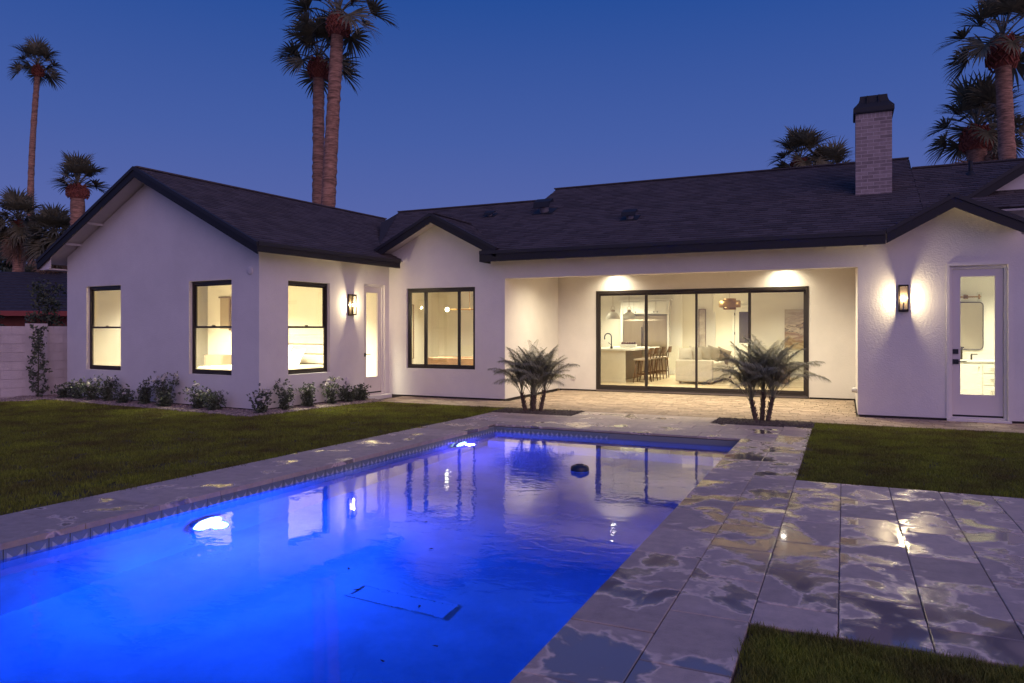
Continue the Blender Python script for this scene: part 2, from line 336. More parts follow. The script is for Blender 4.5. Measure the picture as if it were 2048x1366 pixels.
# underwater lights on the left wall; nearest one, unseen, added to even out the water
M_led = emit_mat('pool_led', (.9, .95, 1), 9)
for k, (lx, ly, lz, en) in enumerate(((-5.325, 4.90, -.72, 950), (-5.10, 9.35, -.40, 110), (-5.55, .3, -.72, 330))):
    MX = Matrix.Translation((lx, ly, lz)) @ Matrix.Rotation(R(90), 4, 'Y')
    rim = MB(MX).lathe([(.20, -.03), (.20, .01), (.175, .02), (.16, .005)], 24).build('light_ring', mat('light_ring', (.6, .62, .65), .3) if k == 0 else bpy.data.materials['light_ring'], pool, True)
    MB(MX).lathe([(.16, .004), (.10, .022), (.001, .030)], 24).build('light_lens', M_led, rim, True)
    l = bpy.data.lights.new('pool_light', 'POINT'); l.energy = en; l.color = (.004, .072, 1) if k != 1 else (.10, .06, 1); l.shadow_soft_size = .07
    lo = bpy.data.objects.new('pool_light', l); COL.objects.link(lo); lo.location = (lx+.15, ly, lz)
# floating chlorinator
ch = empty('chlorine_floater', (-2.77, 7.93, WZ-.01), 0, 'small dark round chlorine dispenser floating on the pool water', 'pool float')
MB().lathe([(.001, -.02), (.085, -.02), (.105, -.005), (.108, .03), (.10, .06), (.07, .075), (.001, .078)], 28).build('float_body', mat('floater_plastic', (.012, .016, .05), .35), ch, True)
MB().lathe([(.111, .000), (.113, .006), (.111, .012)], 28).build('ring', mat('floater_ring', (.08, .25, .7), .3), ch, True)
MB().lathe([(.045, .072), (.045, .082), (.04, .086), (.001, .087)], 16).build('cap', bpy.data.materials['floater_plastic'], ch, True)
# leaves on the water
M_leaf = mat('dead_leaf', (.03, .02, .015), .8)
for k, (x, y, w) in enumerate(((-2.77, 4.62, 'floating beyond the drain cover, nearer the far end'), (-2.75, 3.7, 'floating over the left part of the drain cover'), (-3.05, 4.0, 'floating left of the drain cover'), (-1.9, 3.2, 'floating closest to the right hand stone edge'), (-2.05, 2.95, 'floating lowest in the picture on the blue water'), (-3.2, 5.25, 'farthest from the viewer on the blue water'), (-2.25, 3.62, 'floating near the right end of the drain cover'))):
    s = .5+rnd.random()*.5; a = rnd.random()*6
    M = Matrix.Translation((x, y, WZ+.004)) @ Matrix.Rotation(a, 4, 'Z')
    MB(M).add([(-.035*s, 0, 0), (0, -.009*s, .004), (.035*s, 0, 0), (0, .009*s, .003), (-.03*s, -.012, .002), (.02*s, -.014*s, 0)], [(0, 1, 2, 3), (0, 4, 5, 1)]).build('floating_leaf', M_leaf, label='tiny dark dead leaf ' + w, cat='leaf', group='dead leaves floating on the pool')

# ------------------------------------------------------------------ stone deck round the pool
deck = MB()
deck.box(-1.262, -.44, -3.5, 12.0, -.09, -.012); deck.box(-.435, 16, 3.89, 7.80, -.09, -.012); deck.box(-5.9, -.44, 10.52, 12.0, -.09, -.012); deck.box(-4.36, -1.95, 12.005, 12.78, -.09, -.012)
deck.prism([(-5.10, 10.50, -.09), (-5.71, -3.5, -.09), (-6.45, -3.5, -.09), (-5.91, 12.0, -.09), (-5.1, 12.0, -.09)], (0, 0, .070))
deck = deck.build('pool_deck', M_bed, kind='structure')
_pm = {}
def paver(x0, x1, y0, y1, m=M_paver, z=0.0):
    gp = .0025
    w = round(x1-x0-2*gp, 3); d = round(y1-y0-.010, 3); k = (w, d, m.name)
    if k not in _pm:
        b = MB(); hw, hd, c = w/2, d/2, .004
        b.add([(-hw, -hd, -.03), (hw, -hd, -.03), (hw, hd, -.03), (-hw, hd, -.03), (-hw, -hd, -c), (hw, -hd, -c), (hw, hd, -c), (-hw, hd, -c), (-hw+c, -hd+c, 0), (hw-c, -hd+c, 0), (hw-c, hd-c, 0), (-hw+c, hd-c, 0)],
              [(0,1,5,4),(1,2,6,5),(2,3,7,6),(3,0,4,7),(4,5,9,8),(5,6,10,9),(6,7,11,10),(7,4,8,11),(8,9,10,11)])
        _pm[k] = b.mesh('paver', m)
    return link('paver', _pm[k], deck, Matrix.Translation(((x0+x1)/2, (y0+y1)/2, z + rnd.uniform(-.0012, .0012))))
PL_, PW = .645, .414
def column(x0, x1, y0, y1, phase):
    y = phase
    while y > y0: y -= PL_
    while y < y1-.01:
        a, b = max(y, y0), min(y+PL_, y1)
        if b-a > .05: paver(x0, x1, a, b)
        y += PL_
column(-1.30, -.855, -1.2, 10.46, 2.92); column(-.855, -.44, -1.2, 12.1, 3.25)
c = -.44; i = 0
while c < 6.5:
    column(c, c+PW, 3.89, 7.80, 2.92+1.29 if i % 2 == 0 else 3.25-.04); c += PW; i += 1
# far side of the pool
for j, (y0, y1, x0, x1, ph) in enumerate(((10.46, 10.87, -5.12, -.855, 0), (10.87, 11.285, -5.9, -.855, .3), (11.285, 11.69, -5.9, -.855, .1), (11.69, 12.0, -5.9, -.855, .4), (12.0, 12.40, -4.36, -1.95, .2), (12.40, 12.78, -4.36, -1.95, .45))):
    x = x0-ph
    while x < x1-.02:
        a, b = max(x, x0), min(x+PL_, x1)
        if b-a > .05: paver(a, b, y0, y1, M_coping)
        x += PL_
# left coping: single wide slabs following the pool edge
y = 10.84
def lin(y): return -5.09-.045*(10.46-y)+.03, -5.91-.037*(11.97-y)
while y > -1:
    y0 = y-.645; a1, b1 = lin(y-.003); a0, b0 = lin(y0+.003)
    if y > 10.5: a1 = a0 = -5.125
    cx = (a0+b0)/2; s = MB(Matrix.Translation((-cx, -y0, 0)))
    s.prism([(b0, y0+.003, -.045), (a0, y0+.003, -.045), (a1, y-.003, -.045), (b1, y-.003, -.045)], (0, 0, .045))
    link('paver', s.mesh('paver', M_coping), deck, Matrix.Translation((cx, y0, 0)))
    y = y0
# ------------------------------------------------------------------ brick patio
patio = MB().box(-9.2, 7, 12.80, 14.03, -.09, -.036).box(-6.55, .2, 14.03, 17.19, -.09, -.036).build('patio', M_bed, kind='structure')
_bm = {}
bricks = []
def lawn_edge(x): return 12.74
rows = []
yy = 12.80
r_i = 0
while yy < 17.18:
    y1 = min(yy+.15, 17.18)
    xa, xb = (-9.15, 6.0) if yy < 13.99 else (-6.48, .2)
    x = xa - rnd.random()*.2
    while x < xb:
        w = rnd.choice((.15, .225, .225, .30)); a = max(x, xa); b = min(x+w, xb)
        if b-a > .04: bricks.append((a, b, yy, y1))
        x += w
    yy += .15
def psize(c, area): d = (Vector(c)-CAMP).length; return area*abs((1.5-c[2])/d)/d**2
def in_view(x, y):
    d = Vector((x, y)); f = Vector((-math.sin(R(24.6)), math.cos(R(24.6)))); r = Vector((f.y, -f.x))
    return d.dot(f) > 0 and abs(d.dot(r)/d.dot(f)) < .72
bricks.sort(key=lambda q: -psize(((q[0]+q[1])/2, (q[2]+q[3])/2, 0), (q[1]-q[0])*(q[3]-q[2])) if in_view((q[0]+q[1])/2, (q[2]+q[3])/2) else 0)
rest = MB()
for k, (a, b, c0, c1) in enumerate(bricks):
    w = round(b-a-.008, 3); d = round(c1-c0-.008, 3); cx, cy_ = (a+b)/2, (c0+c1)/2
    if k < 300:
        if (w, d) not in _bm: _bm[(w, d)] = MB().box(-w/2, w/2, -d/2, d/2, -.035, 0).mesh('brick', M_patio)
        link('brick', _bm[(w, d)], patio, Matrix.Translation((cx, cy_, rnd.uniform(-.003, .001))))
    else:
        z = rnd.uniform(-.003, .001); rest.box(cx-w/2, cx+w/2, cy_-d/2, cy_+d/2, -.035, z)
rest.build('far_bricks', M_patio, patio, kind='stuff')

# ------------------------------------------------------------------ house walls
house = empty('house', (0, 0, 0), 0, 'white stucco single storey house with dark shingle roof and lit rooms', 'house')
def wall(M, x0, x1, z0, z1, th, holes=(), m=M_stucco, name='wall', top=None):
    """wall in frame M: front face at y=0 facing -y, thickness th into +y"""
    xs = sorted({x0, x1} | {h[0] for h in holes} | {h[1] for h in holes}); zs = sorted({z0, z1} | {h[2] for h in holes} | {h[3] for h in holes})
    def solid(i, j):
        if i < 0 or j < 0 or i >= len(xs)-1 or j >= len(zs)-1: return False
        cx, cz = (xs[i]+xs[i+1])/2, (zs[j]+zs[j+1])/2
        return not any(h[0] < cx < h[1] and h[2] < cz < h[3] for h in holes)
    b = MB(M)
    for i in range(len(xs)-1):
        for j in range(len(zs)-1):
            if not solid(i, j): continue
            a, c, d, e = xs[i], xs[i+1], zs[j], zs[j+1]
            b.add([(a, 0, d), (c, 0, d), (c, 0, e), (a, 0, e)], [(0, 1, 2, 3)]); b.add([(a, th, d), (c, th, d), (c, th, e), (a, th, e)], [(3, 2, 1, 0)])
            if not solid(i-1, j): b.add([(a, 0, d), (a, th, d), (a, th, e), (a, 0, e)], [(3, 2, 1, 0)])
            if not solid(i+1, j): b.add([(c, 0, d), (c, th, d), (c, th, e), (c, 0, e)], [(0, 1, 2, 3)])
            if not solid(i, j-1): b.add([(a, 0, d), (c, 0, d), (c, th, d), (a, th, d)], [(3, 2, 1, 0)])
            if not solid(i, j+1): b.add([(a, 0, e), (c, 0, e), (c, th, e), (a, th, e)], [(0, 1, 2, 3)])
    if top: b.prism(top, (0, th, 0))
    ob = b.build(name, m, house)
    import bmesh
    bm = bmesh.new(); bm.from_mesh(ob.data); bmesh.ops.remove_doubles(bm, verts=bm.verts, dist=1e-4); bm.to_mesh(ob.data); bm.free()
    return ob
def at(x, y, rz=0): return Matrix.Translation((x, y, 0)) @ Matrix.Rotation(rz, 4, 'Z')
Z0 = .035   # stucco stops at the weep screed
# wing gable end, side wall
ZE = 2.94
wingfront = wall(WM, -6.24, 0, Z0, ZE, .15, [(-5.49, -4.23, .64, 2.475), (-1.99, -.75, .64, 2.475)], top=[(-6.24, 0, ZE), (0, 0, ZE), (0, 0, 3.19), (-3.10, 0, 4.69), (-6.24, 0, 3.17)])
WS = WM @ Matrix.Rotation(R(90), 4, 'Z')        # side wall frame: x = wing y, y = -wing x
wall(WS, .15, 3.90, Z0, ZE+.1, .15, [(.71, 1.85, .64, 2.475), (2.91, 3.63, .06, 2.53)])
wall(WM @ Matrix.Translation((-6.24, 0, 0)) @ Matrix.Rotation(R(90), 4, 'Z') @ Matrix.Translation((0, -.15, 0)), .15, 9, Z0, ZE, .15)
# front wall with window (X -9.6..-6.6), header over the opening, pier with door
F0 = at(0, FY)
wall(F0, -9.62, -6.59, Z0, 3.05, .15, [(-9.07, -7.31, .645, 2.455)], top=[(-9.58, 0, 3.05), (-6.6, 0, 3.05), (-6.6, 0, 3.16), (-8.12, 0, 3.95), (-9.58, 0, 3.22)])
wall(F0, -6.589, .219, 2.612, 3.05, .25)
wall(F0, .22, 5, Z0, 3.05, .20, [(1.60, 2.42, .0351, 2.575)], top=[(.66, 0, 3.05), (2.6, 0, 3.05), (2.6, 0, 3.11), (1.61, 0, 3.61), (.66, 0, 3.09)])
# recess sides and back
wall(at(-6.59, FY+.15) @ Matrix.Rotation(R(90), 4, 'Z'), 0, BY-FY-.15, Z0, 3.05, .15)
wall(at(.22+.15, FY+.20) @ Matrix.Rotation(R(90), 4, 'Z'), 0, BY-FY-.2, Z0, 3.05, .15)
wall(at(0, BY), -6.585, .2195, Z0, 3.05, .15, [(-5.58, -.70, .0351, 2.475)])
MB().box(-6.58, .215, FY+.25, BY-.001, 3.0, 3.04).build('ceiling', mat('patio_ceiling', (.72, .68, .62), .8), house)
# dark weep gap under the stucco
mat('footing_dark', (.05, .04, .035), .9)
for q in ((-9.55, -6.60, FY+.02, FY+.10), (.24, 1.58, FY+.02, FY+.1), (2.44, 5, FY+.02, FY+.1), (-6.55, -5.6, BY+.02, BY+.1), (-.68, .2, BY+.02, BY+.1), (-6.7, -6.61, FY+.1, BY)): MB().box(*q, -.04, .034).build('footing', bpy.data.materials['footing_dark'], house)
MB(WM).box(-6.22, -.02, .02, .12, -.04, .034).box(-.12, -.02, .12, 3.9, -.04, .034).build('footing', bpy.data.materials['footing_dark'], house)

# ------------------------------------------------------------------ windows and doors
def window(M, x0, x1, z0, z1, style, rec=.075, latch=True):
    """frame in wall frame M, recessed rec behind the wall face"""
    y0, y1 = rec, rec+.06; fw = .045; m = M_bronze
    f = MB(M)
    f.box(x0, x0+fw, y0, y1, z0, z1); f.box(x1-fw, x1, y0, y1, z0, z1); f.box(x0+fw, x1-fw, y0, y1, z1-fw-.015, z1); f.box(x0+fw, x1-fw, y0, y1, z0, z0+fw+.01)
    w = f.build('window', m, house)
    sw = .035
    def sash(a, b, c, d, ya, yb):
        s = MB(M); s.box(a, a+sw, ya, yb, c, d); s.box(b-sw, b, ya, yb, c, d); s.box(a+sw, b-sw, ya, yb, d-sw, d); s.box(a+sw, b-sw, ya, yb, c, c+sw)
        s.build('sash', m, w)
        MB(M).box(a+sw, b-sw, (ya+yb)/2-.003, (ya+yb)/2+.003, c+sw, d-sw).build('pane', M_glass, w)
    a, b, c, d = x0+fw, x1-fw, z0+fw+.01, z1-fw-.015
    if style == 'hung':
        mid = z0+(z1-z0)*.50
        sash(a+.001, b-.001, mid-.01, d-.001, y0+.032, y1-.002); sash(a+.001, b-.001, c+.001, mid+.03, y0+.003, y0+.028)
        MB(M).box((a+b)/2-.03, (a+b)/2+.03, y0+.0, y0+.03, mid+.031, mid+.05).build('latch', m, w)
    else:
        m1, m2 = x0+.44, x1-.42
        sash(a, m1+.02, c, d, y0+.01, y1-.012); sash(m2-.02, b, c, d, y0+.01, y1-.012); sash(m1+.021, m2-.021, c, d, y0+.025, y1)
    return w
window(WM, -5.489, -4.231, .641, 2.474, 'hung'); window(WM, -1.989, -.751, .641, 2.474, 'hung')
window(WS, .711, 1.849, .641, 2.474, 'hung')
window(F0, -9.069, -7.311, .646, 2.454, 'slide', rec=.06)
# patio slider: four panels
B0 = at(0, BY)
sf = MB(B0); X0, X1, ZT = -5.579, -.701, 2.474
sf.box(X0, X0+.06, -.01, .11, .02, ZT); sf.box(X1-.06, X1, -.01, .11, .02, ZT); sf.box(X0+.06, X1-.06, -.01, .11, ZT-.07, ZT); sf.box(X0+.06, X1-.06, -.03, .11, .02, .07)
sd = sf.build('sliding_door', M_bronze, house)
MB(B0).box(X0+.02, X1-.02, -.055, -.031, .015, .05).build('track', mat('track_metal', (.25, .22, .2), .35, metal=.8), sd)
pw = (X1-X0-.12)/4
for k in range(4):
    a = X0+.06+k*pw - (.02 if k else 0); b = X0+.06+(k+1)*pw + (.02 if k < 3 else 0); ya = (.01, .045, .01, .045)[k] if k != 2 else .012
    s = MB(B0); t_ = .05
    s.box(a, a+t_, ya, ya+.03, .071, ZT-.071); s.box(b-t_, b, ya, ya+.03, .071, ZT-.071); s.box(a+t_, b-t_, ya, ya+.03, ZT-.071-t_, ZT-.071); s.box(a+t_, b-t_, ya, ya+.03, .071, .071+.09)
    s.build('panel_frame', M_bronze, sd)
    MB(B0).box(a+t_, b-t_, ya+.012, ya+.018, .162, ZT-.072-t_).build('pane', M_glass, sd)
MB(B0).bar((X1-.085, -.02, .95), (X1-.085, -.02, 1.30), .02, .02, (0, 1, 0)).build('handle', M_black, sd)
# glass doors
def glass_door(M, x0, x1, z0, z1, rec, hinge_left, slab):
    tr = MB(M)  # casing frame inside the opening
    tr.box(x0, x0+.045, rec-.05, rec+.05, z0, z1); tr.box(x1-.045, x1, rec-.05, rec+.05, z0, z1); tr.box(x0+.045, x1-.045, rec-.05, rec+.05, z1-.045, z1)
    dd = tr.build('door', M_trim, house)
    MB(M).box(x0+.046, x1-.046, rec-.06, rec+.05, z0-.005, z0+.03).build('sill', M_doorpaint, dd)
    a, b, c, d = x0+.05, x1-.05, z0+.04, z1-.05
    s = MB(M); st = .115
    s.box(a, a+st, rec-.02, rec+.022, c, d); s.box(b-st, b, rec-.02, rec+.022, c, d); s.box(a+st, b-st, rec-.02, rec+.022, d-.13, d); s.box(a+st, b-st, rec-.02, rec+.022, c, c+.36)
    s.build('slab', M_doorpaint, dd)
    MB(M).box(a+st, b-st, rec-.004, rec+.004, c+.36, d-.13).build('pane', M_glass, dd)
    MB(M).box(a+.002, b-.002, rec-.024, rec+.0, z0+.031, z0+.06).build('door_sweep', M_black, dd)
    return dd, a, b
dd, a, b = glass_door(F0, 1.601, 2.419, .036, 2.574, .10, False, None)
MB(F0).box(a+.005, a+.085, .06, .079, 1.11, 1.19).build('deadbolt', M_black, dd)
MB(F0).box(a+.005, a+.09, .06, .079, .94, 1.02).bar((a+.045, .045, .98), (a+.20, .04, .985), .018, .014).build('handle', M_black, dd)
dd, a, b = glass_door(WS, 2.911, 3.629, .061, 2.529, .10, True, None)
MB(WS).box(a+.005, a+.08, .06, .079, .92, 1.0).bar((a+.04, .04, .97), (a+.20, .035, .97), .016, .014).build('handle', M_black, dd)
MB(WS).box(2.86, 3.68, -.16, -.002, -.03, .055).build('step', M_trim, house)
MB().box(1.56, 2.46, FY-.07, FY-.002, -.03, .033).build('step', M_trim, house)
# stucco-edge trim round right door
MB(F0).box(1.555, 1.60, -.016, -.001, .036, 2.62).box(2.42, 2.465, -.016, -.001, .036, 2.62).box(1.60, 2.42, -.016, -.001, 2.575, 2.62).build('trim', M_stucco, house)
# small fittings on the walls
MB(WS).box(2.33, 2.44, -.05, -.002, .36, .50).box(2.345, 2.425, -.058, -.05, .37, .47).build('outlet_cover', M_trim, house)
MB(B0).box(-6.23, -6.12, -.03, -.002, .28, .40).build('outlet_cover', M_trim, house)
MB(F0).box(.2195, .2199, .05, .12, 1.47, 1.60).build('switch', mat('switch_bronze', (.1, .08, .06), .5), house)
MB(WM @ Matrix.Translation((-.23, 0, 2.62)) @ Matrix.Rotation(R(90), 4, 'X')).lathe([(.075, .001), (.075, .018), (.055, .024), (.001, .024)], 20).build('vent_cover', M_stucco, house, True)
MB(Matrix.Translation((.15, FY+.5, .42)) @ Matrix.Rotation(R(90), 4, 'Y')).lathe([(.001, -.02), (.04, -.02), (.05, .05), (.05, .07)], 14).build('hose_bib', M_trim, house, True)

# ------------------------------------------------------------------ roof
shing = []   # (M, w) candidates
SW, SE_ = .25, .128
def slope(poly, name='roof', eave=None, up=None, parent=house, tiles=True, soff=True):
    """poly: 3D convex polygon, first edge is the eave (left to right seen from outside)"""
    poly = [Vector(p) for p in poly]
    e = (poly[1]-poly[0]).normalized(); n = (poly[1]-poly[0]).cross(poly[2]-poly[1]).normalized()
    if n.z < 0: n = -n
    s = n.cross(e).normalized()
    if s.z < 0: s = -s; 
    rf = MB().prism([p - n*.035 for p in poly], n*.03).build(name, M_deckroof, house)
    if soff: MB().prism([p - n*.07 for p in poly], n*.033).build('soffit', M_soffit, rf)
    pc = [((p-poly[0]).dot(e), (p-poly[0]).dot(s)) for p in poly]
    if not tiles: return rf, n
    bmax = max(q[1] for q in pc); rest = MB(); k = 0; b = -.02
    while b < bmax-.03:
        bc = b+SE_*.5; xs = []
        for i in range(len(pc)):
            (x1, y1), (x2, y2) = pc[i], pc[(i+1) % len(pc)]
            yc = min(max(bc, .001), bmax-.001)
            if (y1-yc)*(y2-yc) < 0: xs.append(x1+(x2-x1)*(yc-y1)/(y2-y1))
        if len(xs) >= 2:
            xa, xb = min(xs), max(xs); x = xa - ((k*.37) % 1)*SW
            while x < xb:
                p, q = max(x, xa), min(x+SW, xb)
                if q-p > .03:
                    th = .013 + rnd.random()*.006
                    M = Matrix((( e.x, s.x, n.x, 0), (e.y, s.y, n.y, 0), (e.z, s.z, n.z, 0), (0, 0, 0, 1)))
                    M.translation = poly[0] + e*((p+q)/2) + s*(b+rnd.uniform(-.004, .004))
                    c = M.translation; d = (c-CAMP); full = abs((q-p)-SW) < 1e-3
                    siz = abs(n.dot(d.normalized()))*(q-p)*SE_/d.length_squared if n.dot(d) < 0 and in_view(c.x, c.y) and full else 0
                    shing.append((siz, M, q-p, th, rf))
                x += SW
        k += 1; b += SE_
    return rf, n
def sh_geo(b, w, th):
    h = w/2-.003; b.add([(-h, 0, 0), (h, 0, 0), (h, 0, th), (-h, 0, th), (-h, SE_+.03, .001), (h, SE_+.03, .001)], [(0, 1, 2, 3), (3, 2, 5, 4), (0, 3, 4), (1, 5, 2)])
def fascia(a, b, out, parent, h=.20, up=.0, drip=True):
    """a,b: top edge of the roof surface; board hangs below"""
    a = Vector(a); b = Vector(b); o_ = Vector(out)
    down = Vector((0, 0, -1))
    m = MB(); m.prism([a + o_*.002 + Vector((0, 0, -.012)), b + o_*.002 + Vector((0, 0, -.012)), b + o_*.002 + down*h, a + o_*.002 + down*h], o_*.028)
    m.build('fascia', M_fascia, parent)
    if drip:
        MB().prism([a + o_*-.03 + Vector((0, 0, .016)), b + o_*-.03 + Vector((0, 0, .016)), b + o_*-.03 + down*.055, a + o_*-.03 + down*.055], o_*.078).build('drip_edge', M_drip, parent)
wv = lambda x, y, z: WM @ Vector((x, y, z))
# wing
wp = .486; xr = -3.10; ze = 3.07; zr = ze + (.43-xr)*wp; xl = 2*xr-.43; yb = 12; yf = -.42
rf1, _ = slope([wv(.43, yf, ze), wv(.43, 3.66, ze), wv(xr, 7.4, zr), wv(xr, yf, zr)])
rf2, _ = slope([wv(xl, yb, ze), wv(xl, yf, ze), wv(xr, yf, zr), wv(xr, 7.4, zr)], tiles=False)
yo = WM.to_3x3() @ Vector((0, -1, 0)); xo = WM.to_3x3() @ Vector((1, 0, 0))
fascia(wv(.43, yf, ze), wv(.43, 3.60, ze), xo, rf1, .17)
fascia(wv(xr, yf, zr), wv(.46, yf, ze-.015), yo, rf1, .20); fascia(wv(xl, yf, ze), wv(xr, yf, zr), yo, rf2, .20)
for t_ in (.22, .45): # lookouts under the left rake
    p = wv(xl+(xr-xl)*(t_+.05), 0, ze+(zr-ze)*(t_+.05)-.13); MB().bar(p + yo*.005, p + yo*.36, .05, .05).build('lookout', M_soffit, rf2)
MB().prism([wv(xl+.03, -.40, 2.86), wv(-6.25, -.40, 2.86), wv(-6.25, 3, 2.86), wv(xl+.03, 3, 2.86)], (0, 0, .03)).build('soffit', M_soffit, rf2)
MB().prism([wv(xl+.03, -.39, 2.89), wv(-6.2, -.39, 2.89), wv(-6.2, -.39, 3.35)], -yo*.02).build('soffit', M_soffit, rf2)
# main roof: front slope through the eave line Y=13.53, z=3.15
EY, EZ, MP = 13.53, 3.145, .4753
mz = lambda y: EZ + (y-EY)*MP
rf3, nm = slope([(-6.90, EY, EZ), (.66, EY, EZ), (1.26, 14.5, mz(14.5)), (1.26, 17.92, mz(17.92)), (-6.90, 17.92, mz(17.92))])
slope([(1.26, 14.4, mz(14.4)), (4.5, 14.4, mz(14.4)), (4.5, 17.12, mz(17.12)), (1.26, 17.12, mz(17.12))])
rf4, _ = slope([(-9.9, 14.1, mz(14.1)), (-6.90, 14.1, mz(14.1)), (-6.90, 16.95, mz(16.95)), (-11.2, 16.95, mz(16.95))], soff=False)
slope([(-11.2, 16.1, mz(16.1)), (-9.9, 14.1, mz(14.1)), (-11.2, 16.95, mz(16.95))], soff=False, tiles=False)
# back slopes and end gables
slope([(1.26, 22.3, mz(17.92)-4.4*MP), (-6.9, 22.3, mz(17.92)-4.4*MP), (-6.9, 17.92, mz(17.92)), (1.26, 17.92, mz(17.92))], tiles=False)
slope([(-6.9, 21.3, mz(16.95)-4.35*MP), (-11.2, 21.3, mz(16.95)-4.35*MP), (-11.2, 16.95, mz(16.95)), (-6.9, 16.95, mz(16.95))], tiles=False)
slope([(4.5, 21.3, mz(17.12)-4.2*MP), (1.26, 21.3, mz(17.12)-4.2*MP), (1.26, 17.12, mz(17.12)), (4.5, 17.12, mz(17.12))], tiles=False)
fascia((-6.93, EY, EZ), (.63, EY, EZ), (0, -1, 0), rf3, .21)
MB().prism([(-6.935, EY-.028, 2.935), (-6.935, EY+.45, 2.935), (-6.935, EY+.45, mz(EY+.45)-.02), (-6.935, EY-.028, EZ)], (.03, 0, 0)).build('fascia', M_fascia, rf3)
for x in [-6.5+.62*k for k in range(12)]:
    if x < .5: MB().bar((x, EY+.04, 2.955), (x, FY, 2.955+.22), .045, .09).build('rafter_tail', M_soffit, rf3)
# small front gables
def front_gable(xc, xL, xR, zc, pl, pr, back, y=EY, hL=.20, parent=house, ridge_tiles=True):
    zl = zc-(xc-xL)*pl; zr_ = zc-(xR-xc)*pr
    a, _ = slope([(xL, back, zl), (xL, y, zl), (xc, y, zc), (xc, back, zc)])
    b, _ = slope([(xR, y, zr_), (xR, back, zr_), (xc, back, zc), (xc, y, zc)])
    fascia((xL, y, zl), (xc, y, zc), (0, -1, 0), a, hL); fascia((xc, y, zc), (xR, y, zr_), (0, -1, 0), b, hL)
    return a, b
front_gable(-8.12, -9.58, -6.55, 4.03, .50, .52, 15.35)
ga, gb = front_gable(1.61, .64, 2.60, 3.69, .545, .50, 14.75, hL=.215)
# second, taller gable stepping up on the far right
slope([(1.98, 17.0, 3.86), (1.98, 14.99, 3.86), (4.4, 14.99, 5.42), (4.4, 17, 5.42)])
fascia((1.9, 14.99, 3.81), (4.4, 14.99, 5.42), (0, -1, 0), house, .20)
MB().prism([(1.98, 15.25, 3.4), (5, 15.25, 3.4), (5, 15.25, 5.7), (4.4, 15.25, 5.24), (1.98, 15.25, 3.68)], (0, .15, 0)).build('wall', M_stucco, house)
# end walls of the raised ridge
for x, ylow in ((-6.93, 16.95), (1.262, 17.12)):
    MB().prism([(x, ylow-.3, mz(ylow)-.3), (x, 17.92, mz(17.92)-.02), (x, 19.2, mz(17.92)-.02-1.28*MP), (x, 19.0, mz(ylow)-.4)], (.03, 0, 0)).build('fascia', M_fascia, house)
shing.sort(key=lambda q: -q[0])
_rm = {}; acc = {}
for i, (siz, M, w, th, rf) in enumerate(shing):
    if i < 300:
        kk = i % 4
        if kk not in _rm: bb = MB(); sh_geo(bb, SW, .013+kk*.002); _rm[kk] = bb.mesh('shingle', M_shingle)
        link('shingle', _rm[kk], rf, M)
    else:
        bb = acc.setdefault(rf.name, (MB(), rf))[0]; bb.M = M; sh_geo(bb, w, th)
for bb, rf in acc.values(): bb.build('shingle_field', M_shingle, rf, kind='stuff')
# ridge caps
rc = MB()
rc.bar((-6.95, 17.92, mz(17.92)+.01), (1.28, 17.92, mz(17.92)+.01), .16, .03); rc.bar((-11.2, 16.95, mz(16.95)+.01), (-6.95, 16.95, mz(16.95)+.01), .16, .03)
rc.bar((1.28, 17.12, mz(17.12)+.01), (4.5, 17.12, mz(17.12)+.01), .16, .03); rc.bar(wv(xr, yf, zr+.01), wv(xr, 7.4, zr+.01), .16, .03); rc.bar((-8.12, EY, 4.04), (-8.12, 15.3, 4.04), .14, .025); rc.bar((1.61, EY, 3.70), (1.61, 14.7, 3.70), .14, .025)
rc.build('ridge_cap', M_shingle, rf3)
# vents and pipe
def hood(x, y, w, h, d):
    z = mz(y); sl = math.atan(MP); M = Matrix.Translation((x, y, z+.012)) @ Matrix.Rotation(sl, 4, 'X')
    b = MB(M); b.box(-w*.75, w*.75, -d*.2, d*1.3, 0, .012)
    v = b.build('roof_vent', M_chimcap, house)
    MB(M).lathe([(w*.33, .01), (w*.33, h*.8), (w*.2, h*.85)], 14, (0, d*.4, 0)).build('stack', mat('galvanised', (.25, .23, .24), .5, metal=.5) if 'galvanised' not in bpy.data.materials else bpy.data.materials['galvanised'], v)
    MB(M).prism([(-w*.62, -d*.15, h*.62), (-w*.62, d*.2, h), (-w*.62, d, h), (-w*.62, d, h*.7), (-w*.62, d*.2, h*.82), (-w*.62, -d*.15, h*.58)], (w*1.24, 0, 0)).build('hood', M_chimcap, v)
hood(-6.46, 15.85, .33, .27, .30); hood(-4.13, 14.95, .25, .17, .22); hood(-8.25+.35, 15.9, .2, .10, .18)
MB().tube([(2.22, 16.4, mz(16.4)-.05), (2.22, 16.4, mz(16.4)+.26)], .035, 12).lathe([(.10, 0), (.06, .07), (.038, .09)], 14, (2.22, 16.4, mz(16.4)-.03)).build('vent_pipe', M_chimcap, house, True)
